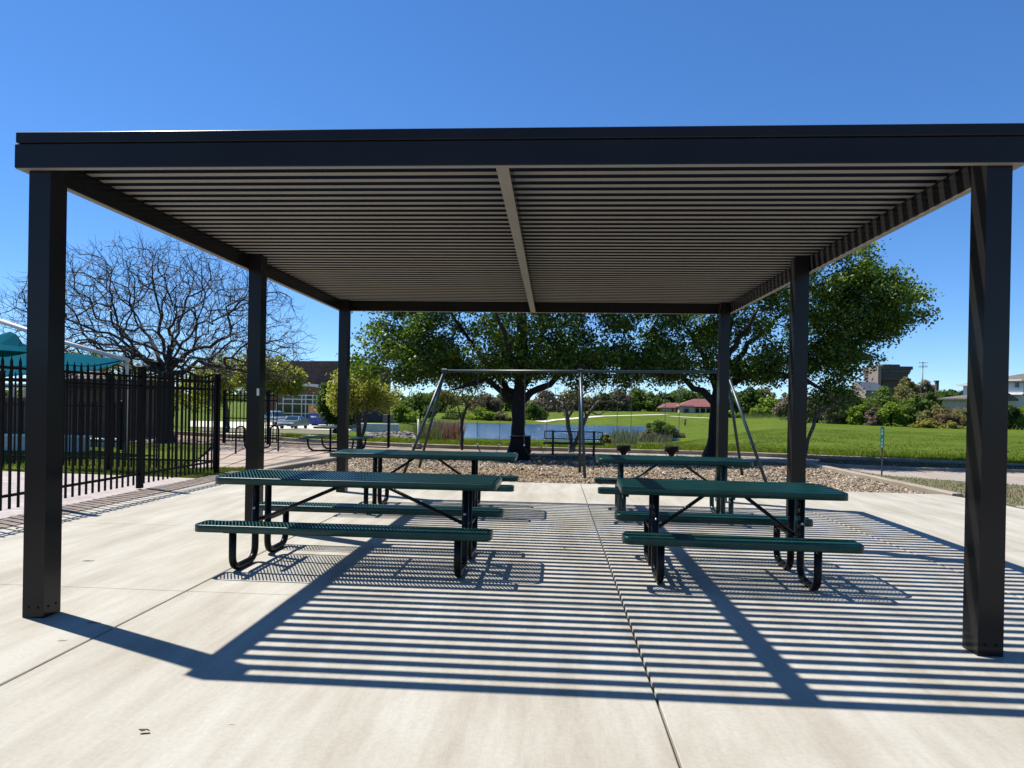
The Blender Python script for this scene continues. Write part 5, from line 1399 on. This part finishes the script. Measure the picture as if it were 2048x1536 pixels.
FT = [
 # x, ytop, ybot, width, depth, palette, label
 (835, 772, 843, 90, 120, 'mid', 'mid green tree left of the lake, behind the thin white marker post'),
 (800, 800, 848, 60, 105, 'bright', 'bright green bush left of the swing frame, beyond the rocks'),
 (880, 768, 835, 80, 190, 'olive', 'olive tree behind the slender young tree'),
 (970, 778, 832, 70, 200, 'brown', 'brown twiggy tree between the slender tree and the big trunk'),
 (1010, 772, 832, 70, 210, 'bright', 'bright green tree just left of the big trunk across the lake'),
 (960, 812, 848, 75, 150, 'bright', 'light green shrub on the far shore left of the big trunk'),
 (905, 818, 848, 50, 150, 'mid', 'small green shrub on the far shore behind the slender tree'),
 (1000, 822, 849, 45, 149, 'olive', 'olive shrub on the far shore touching the big trunk'),
 (1070, 800, 847, 50, 152, 'mid', 'pale green shrub on the far shore right of the big trunk'),
 (1095, 775, 832, 80, 215, 'grey', 'greyish tree right of the big trunk across the lake'),
 (1150, 772, 830, 85, 230, 'olive', 'olive tree behind the grey twigs of the forked tree'),
 (1205, 778, 828, 60, 235, 'dark', 'dark tree beside the middle swing post, across the lake'),
 (1235, 772, 827, 70, 240, 'grey', 'greyish green tree left of the round bright tree'),
 (1278, 770, 828, 88, 245, 'mid', 'large round green tree across the lawn, left of the red roof house'),
 (1325, 778, 825, 60, 262, 'dark', 'dark green tree behind the left wing of the red roof house'),
 (1365, 768, 822, 75, 268, 'mid', 'green tree directly behind the red roof'),
 (1410, 772, 822, 65, 272, 'dark', 'dark green tree behind the right end of the red roof'),
 (1470, 772, 836, 65, 205, 'mid', 'green tree right of the second oak trunk'),
 (1505, 765, 838, 60, 200, 'dark', 'dark green tree between the second oak and the middle right post'),
 (1540, 790, 838, 80, 190, 'bright', 'bright green bush left of the middle right post'),
 (1530, 762, 830, 60, 225, 'olive', 'olive tree top above the bright bush left of the middle right post'),
 (1455, 820, 842, 60, 175, 'bright', 'low pale green shrub at the foot of the swing frame leg, across the field'),
 (1585, 775, 842, 60, 150, 'grey', 'greyish tree hidden by the middle right post'),
 (1635, 778, 850, 70, 128, 'olive', 'olive bush behind the leaning sapling'),
 (1680, 790, 852, 70, 122, 'grey', 'greyish scrub right of the leaning sapling'),
 (1700, 768, 850, 80, 140, 'mid', 'mid green tree below the slate roof'),
 (1725, 800, 854, 55, 118, 'bright', 'bright bush right of the greyish scrub, below the slate roof'),
 (1750, 806, 856, 45, 114, 'brown', 'purplish brown thicket above the green marker sign'),
 (1765, 762, 848, 95, 145, 'mid', 'big green tree under the sunlit side of the office block'),
 (1785, 795, 858, 60, 113, 'bright', 'bright yellow green bush right of the marker sign'),
 (1810, 758, 850, 90, 150, 'olive', 'olive green tree under the office block'),
 (1818, 742, 800, 50, 230, 'olive', 'pale rounded treetop in front of the office block'),
 (1850, 740, 800, 52, 250, 'grey', 'thin pale treetop around the floodlight mast'),
 (1832, 785, 858, 65, 115, 'mid', 'green bush below the floodlight mast'),
 (1860, 775, 850, 75, 135, 'dark', 'dark green tree left of the bungalow roof'),
 (1888, 770, 815, 60, 215, 'mid', 'distant green trees between the chimney and the flat eave'),
 (1905, 766, 812, 45, 220, 'dark', 'dark distant treetop left of the flat roofed house'),
 (1885, 806, 862, 80, 108, 'olive', 'olive scrub in front of the bungalow'),
 (1920, 812, 866, 70, 104, 'olive', 'dull green bush left of the front right post'),
 (1945, 800, 864, 70, 106, 'grey', 'greyish bush hidden by the front right post'),
 (1985, 795, 868, 70, 104, 'mid', 'green bush behind the front right post'),
 (2020, 795, 872, 60, 102, 'dark', 'dark green bush in front of the white house'),
 (2052, 798, 872, 60, 103, 'bright', 'bright green bush at the right edge in front of the white house'),
 (1855, 838, 862, 60, 101, 'yellow', 'low yellow flowering scrub at the foot of the hedge'),
 (1905, 842, 868, 60, 99, 'yellow', 'yellow flowering weeds beside the front right post'),
 (1895, 820, 864, 40, 103, 'rust', 'rusty brown dead bush in front of the bungalow'),
 (1320, 836, 884, 66, 84, 'mid', 'leafy bush at the right end of the lake near the person'),
 (1300, 852, 888, 40, 78, 'olive', 'lower olive bush at the water edge'),
 (1345, 848, 876, 40, 90, 'grey', 'greyish dry shrub between the lake bush and the person'),
 (1400, 832, 843, 60, 190, 'olive', 'row of low scrub in front of the retaining wall'),
 (1215, 864, 893, 30, 40, 'olive', 'small olive plant at the water edge behind the bench'),
]
for k, t in enumerate(FT): far_tree(*t[:6], t[6], k, n=5200 if t[3] > 60 else 3600)
# horizon wood far away, one mass
rg = np.random.default_rng(77); P = []
for a in np.linspace(-1.1, 1.1, 260):
    Y = 520 + rg.uniform(-40, 80); X = (a - YAW) * Y; hgt = rg.uniform(5, 9); k = 60
    v = rg.normal(0, 1, (k, 3)); v /= np.linalg.norm(v, axis=1, keepdims=True)
    P.append(np.array([X, Y, hgt * .45]) + v * np.array([5.5, 5, hgt * .55]) * rg.uniform(.5, 1, (k, 1)))
tag(leaves(np.vstack(P), 2.6, rg, PAL['mid'] + PAL['olive'], 'distant_wood', 'farleaf', None, aspect=.8), kind='stuff')

# --- grass blades
def blades(name, pts, h, w_, cols, seed, lean=.35, m='blade'):
    rg = np.random.default_rng(seed); n = len(pts); P = np.asarray(pts, float); a = rg.uniform(0, 2 * np.pi, n); s = np.stack([np.cos(a), np.sin(a), np.zeros(n)], 1)
    hh = h * rg.uniform(.5, 1.3, n)[:, None]; ww = w_ * rg.uniform(.7, 1.3, n)[:, None]
    ld = rg.normal(0, lean, (n, 3)); ld[:, 2] = 1; ld /= np.linalg.norm(ld, axis=1, keepdims=True)
    mid = P + ld * hh * .55 + np.array([0, 0, 0]); tip = mid + (ld + rg.normal(0, lean, (n, 3)) * np.array([1, 1, .2])) * hh * .5
    V = np.stack([P - s * ww, P + s * ww, mid + s * ww * .7, mid - s * ww * .7, tip], 1).reshape(-1, 3); i = np.arange(n) * 5
    F = np.concatenate([np.stack([i, i + 1, i + 2], 1), np.stack([i, i + 2, i + 3], 1), np.stack([i + 3, i + 2, i + 4], 1)])
    c = np.asarray(cols)[rg.integers(0, len(cols), n)] * rg.uniform(.7, 1.25, (n, 1))
    return tag(link(name, np_mesh(name, V, F, tint=np.repeat(c, 5, 0)), None, m), kind='stuff')
rg = np.random.default_rng(4)
GB = [(.095, .150, .008), (.125, .180, .010), (.075, .122, .007), (.15, .18, .018)]
def kerb_pts(n, x0, x1, d0, d1, pw=1.6):
    x = rg.uniform(x0, x1, n); d = d0 + (d1 - d0) * rg.random(n) ** pw
    return np.array([(a, kerb_y(a) + q, terrain(a, kerb_y(a) + q) + .02) for a, q in zip(x, d)])
blades('tall_grass', kerb_pts(46000, -12, 18, .1, 3.0, 1.2), .11, .011, GB, 1)
cl = kerb_pts(420, -12, 18, .15, 2.5, 1.0); P = np.repeat(cl, 36, 0) + rg.normal(0, .16, (420 * 36, 3)) * np.array([1, 1, 0])
blades('tall_grass', P, .18, .013, GB, 2, .5)
blades('tall_grass', kerb_pts(110000, -12, 40, 2.0, 60, 1.7), .045, .02, GB[:3] + [(.11, .13, .02)], 3)
# lawn beside the paving
def poly_pts(n, poly, z):
    from mathutils.geometry import intersect_point_tri_2d
    xs_ = [p[0] for p in poly]; ys_ = [p[1] for p in poly]; out = []; k = len(poly)
    while len(out) < n:
        x, y = rg.uniform(min(xs_), max(xs_)), rg.uniform(min(ys_), max(ys_)); ins = False; j = k - 1
        for i in range(k):
            if (ys_[i] > y) != (ys_[j] > y) and x < (xs_[j] - xs_[i]) * (y - ys_[i]) / (ys_[j] - ys_[i]) + xs_[i]: ins = not ins
            j = i
        if ins: out.append((x, y, z))
    return np.array(out)
LG = [(.075, .12, .014), (.095, .14, .02), (.06, .095, .014), (.14, .14, .05)]
blades('lawn_grass', poly_pts(15000, [(-7.1, 12.6), (-6.5, 13.15), (-6.55, 13.6), (-6.72, 14.9), (-8.3, 14.25), (-11, 13.6)], -.03), .05, .006, LG, 5)
blades('lawn_grass', poly_pts(12000, [(-20, 13.4), (-11, 13.5), (-8.4, 14.4), (-9.2, 16), (-20, 17)], -.035), .08, .009, LG, 6)
blades('verge_grass', poly_pts(12000, [(7.68, 17.4), (8.0, 16.4), (8.9, 15.75), (10.3, 14.9), (14, 12.5), (14, 8), (8, 8), (7.9, 11.5), (7.8, 12.95)], -.005), .04, .006, [(.13, .12, .05), (.16, .14, .07), (.09, .11, .03), (.19, .16, .09)], 7)
pv = np.array([m_ for m_ in med]); 
P = []
for i in range(len(med) - 1):
    for _ in range(1500):
        t = rg.random(); u = rg.random(); a = lerp(lerp(med[i], med[i + 1], t), lerp(med2[-1 - i], med2[-2 - i], t), u); P.append((a[0], a[1], -.015))
blades('verge_grass', P, .05, .01, [(.12, .09, .055), (.16, .125, .08), (.09, .085, .04)], 8)
# dry strip and shade litter beneath the oaks
blades('leaf_litter', poly_pts(7000, [(7.0, 19.3), (7.6, 19.6), (6.0, 20.5), (3.1, 21.1), (-.4, 20.8), (-3.6, 21.2), (-4.9, 20.6), (-4.8, 19.5)], -.06), .035, .02, [(.16, .11, .07), (.22, .16, .11), (.10, .075, .05), (.09, .11, .03)], 9, 1.5)
# reeds by the water
def reeds(x0, x1, Y0, Y1, n, h, cols, name, seed):
    P = []
    for _ in range(n):
        Y = rg.uniform(Y0, Y1); x = rg.uniform(x0, x1); X = at(x, 800, Y=Y)[0]; P.append((X, Y, terrain(X, Y)))
    return blades(name, P, h, .03, cols, seed, .22, 'reed')
reeds(872, 925, 40, 58, 1500, 1.25, [(.22, .11, .06), (.26, .14, .08), (.17, .09, .05), (.2, .15, .09)], 'reeds', 11)
reeds(835, 880, 34, 52, 1500, .8, [(.12, .13, .04), (.16, .15, .06), (.09, .12, .03)], 'reeds', 12)
reeds(1225, 1275, 34, 44, 500, .9, [(.10, .13, .06), (.14, .16, .09)], 'reeds', 13)
reeds(1275, 1345, 70, 92, 800, 1.1, [(.13, .13, .06), (.16, .14, .09)], 'reeds', 14)
reeds(1480, 1570, 165, 185, 900, 1.0, [(.13, .15, .05), (.11, .13, .04)], 'reeds', 15)

# --- wood chips of the mulch bed
def chips(n, poly, seed, s0=.030):
    rg2 = np.random.default_rng(seed); P = poly_pts(n, poly, -.115); P[:, 2] += rg2.random(n) * .035 + .02 * np.sin(P[:, 0] * 2.1) * np.cos(P[:, 1] * 1.7) + .015
    l = s0 * rg2.uniform(.5, 1.6, n); w_ = l * rg2.uniform(.25, .6, n); t = w_ * .3
    a = rg2.uniform(0, 2 * np.pi, n); pit = rg2.normal(0, .45, n); rol = rg2.normal(0, .45, n)
    ca, sa = np.cos(a), np.sin(a); U = np.stack([ca * np.cos(pit), sa * np.cos(pit), np.sin(pit)], 1); V0 = np.stack([-sa, ca, np.zeros(n)], 1); W = np.cross(U, V0); V1 = V0 * np.cos(rol)[:, None] + W * np.sin(rol)[:, None]; W = np.cross(U, V1)
    pts = []
    for (i, j, k) in ((-1, -1, -1), (1, -1, -1), (1, 1, -1), (-1, 1, -1), (-1, -1, 1), (1, -1, 1), (1, 1, 1), (-1, 1, 1)):
        pts.append(P + U * (l * i)[:, None] + V1 * (w_ * j)[:, None] + W * (t * k)[:, None])
    V = np.stack(pts, 1).reshape(-1, 3); b8 = (np.arange(n) * 8)[:, None]
    F = np.concatenate([b8 + np.array(f) for f in ((4, 5, 6, 7), (0, 1, 5, 4), (1, 2, 6, 5), (2, 3, 7, 6), (3, 0, 4, 7))])
    cols = np.array([(.22, .172, .118), (.28, .225, .162), (.15, .114, .077), (.08, .056, .038), (.23, .165, .095), (.38, .335, .265), (.19, .145, .10)])
    c = cols[rg2.integers(0, len(cols), n)] * rg2.uniform(.75, 1.2, (n, 1))
    # the trodden patches under the swings show redder chips
    d = np.exp(-(((P[:, 0] + .9) / 2.2) ** 2 + ((P[:, 1] - 15.2) / 1.1) ** 2)); red = np.array([.24, .155, .075])
    c = c * (1 - .6 * d[:, None]) + red * rg2.uniform(.6, 1.2, (n, 1)) * .6 * d[:, None]
    return tag(link('wood_chips', np_mesh('wood_chips', V, F, tint=np.repeat(c, 8, 0)), None, 'chips'), kind='stuff')
chips(52000, [(-6.4, 13.12), (7.45, 12.95), (7.5, 15.5), (-6.25, 15.5)], 1)
chips(30000, [(-6.25, 15.5), (7.45, 15.5), (7.4, 18.9), (2.9, 19.4), (-5.6, 19.8)], 2, .036)

# ------------------------------------------------------------------ fallen bits on the slab
def litter(px, py, kind, size, rot, label):
    p = at(px, py, 0.0); mb = MB()
    if kind == 'leaf':
        rg2 = np.random.default_rng(int(px)); V = []; n = 9
        for i in range(n):
            a = 2 * math.pi * i / n; r_ = size * (.4 + .6 * abs(math.cos(a)) ** .7) * rg2.uniform(.6, 1.1); V.append((r_ * math.cos(a), .5 * r_ * math.sin(a), .006 + .018 * rg2.random()))
        V.append((0, 0, .02)); mb.add(V + [(x, y, z - .003) for x, y, z in V], [(i, (i + 1) % n, n) for i in range(n)] + [(n + 1 + (i + 1) % n, n + 1 + i, 2 * n + 1) for i in range(n)] + [(i, n + 1 + i, n + 1 + (i + 1) % n, (i + 1) % n) for i in range(n)])
        o = mb.build('dry_leaf', 'dryleaf'); cat = 'leaf'
    else:
        mb.tube([(-size, 0, .005), (-size * .3, size * .08, .008), (size * .4, -size * .03, .006), (size, size * .12, .007)], [size * .04, size * .07, size * .055, size * .02], 6); o = mb.build('twig', 'twigm'); cat = 'twig'
    o.location = (p[0], p[1], 0); o.rotation_euler = (0, 0, rot); tag(o, label, cat)
litter(290, 1466, 'leaf', .028, .2, 'crumpled brown dry leaf on the sunlit slab at lower left')
litter(177, 1123, 'twig', .05, .25, 'short twig on the slab right of the front left post')
litter(187, 1247, 'twig', .045, .1, 'thin twig lying in the shadow of the front left post')
litter(126, 1283, 'twig', .03, .35, 'twig below the front left post shadow')
litter(463, 1452, 'twig', .018, .3, 'tiny twig right of the crumpled leaf')
litter(35, 1059, 'leaf', .02, 1.2, 'small dry leaf near the left edge of the slab')
litter(1130, 1097, 'leaf', .02, .4, 'dark dry leaf in the shadow stripes between the front tables')
litter(1432, 1208, 'leaf', .018, .9, 'dark leaf scrap in the shadow of the right centre beam')
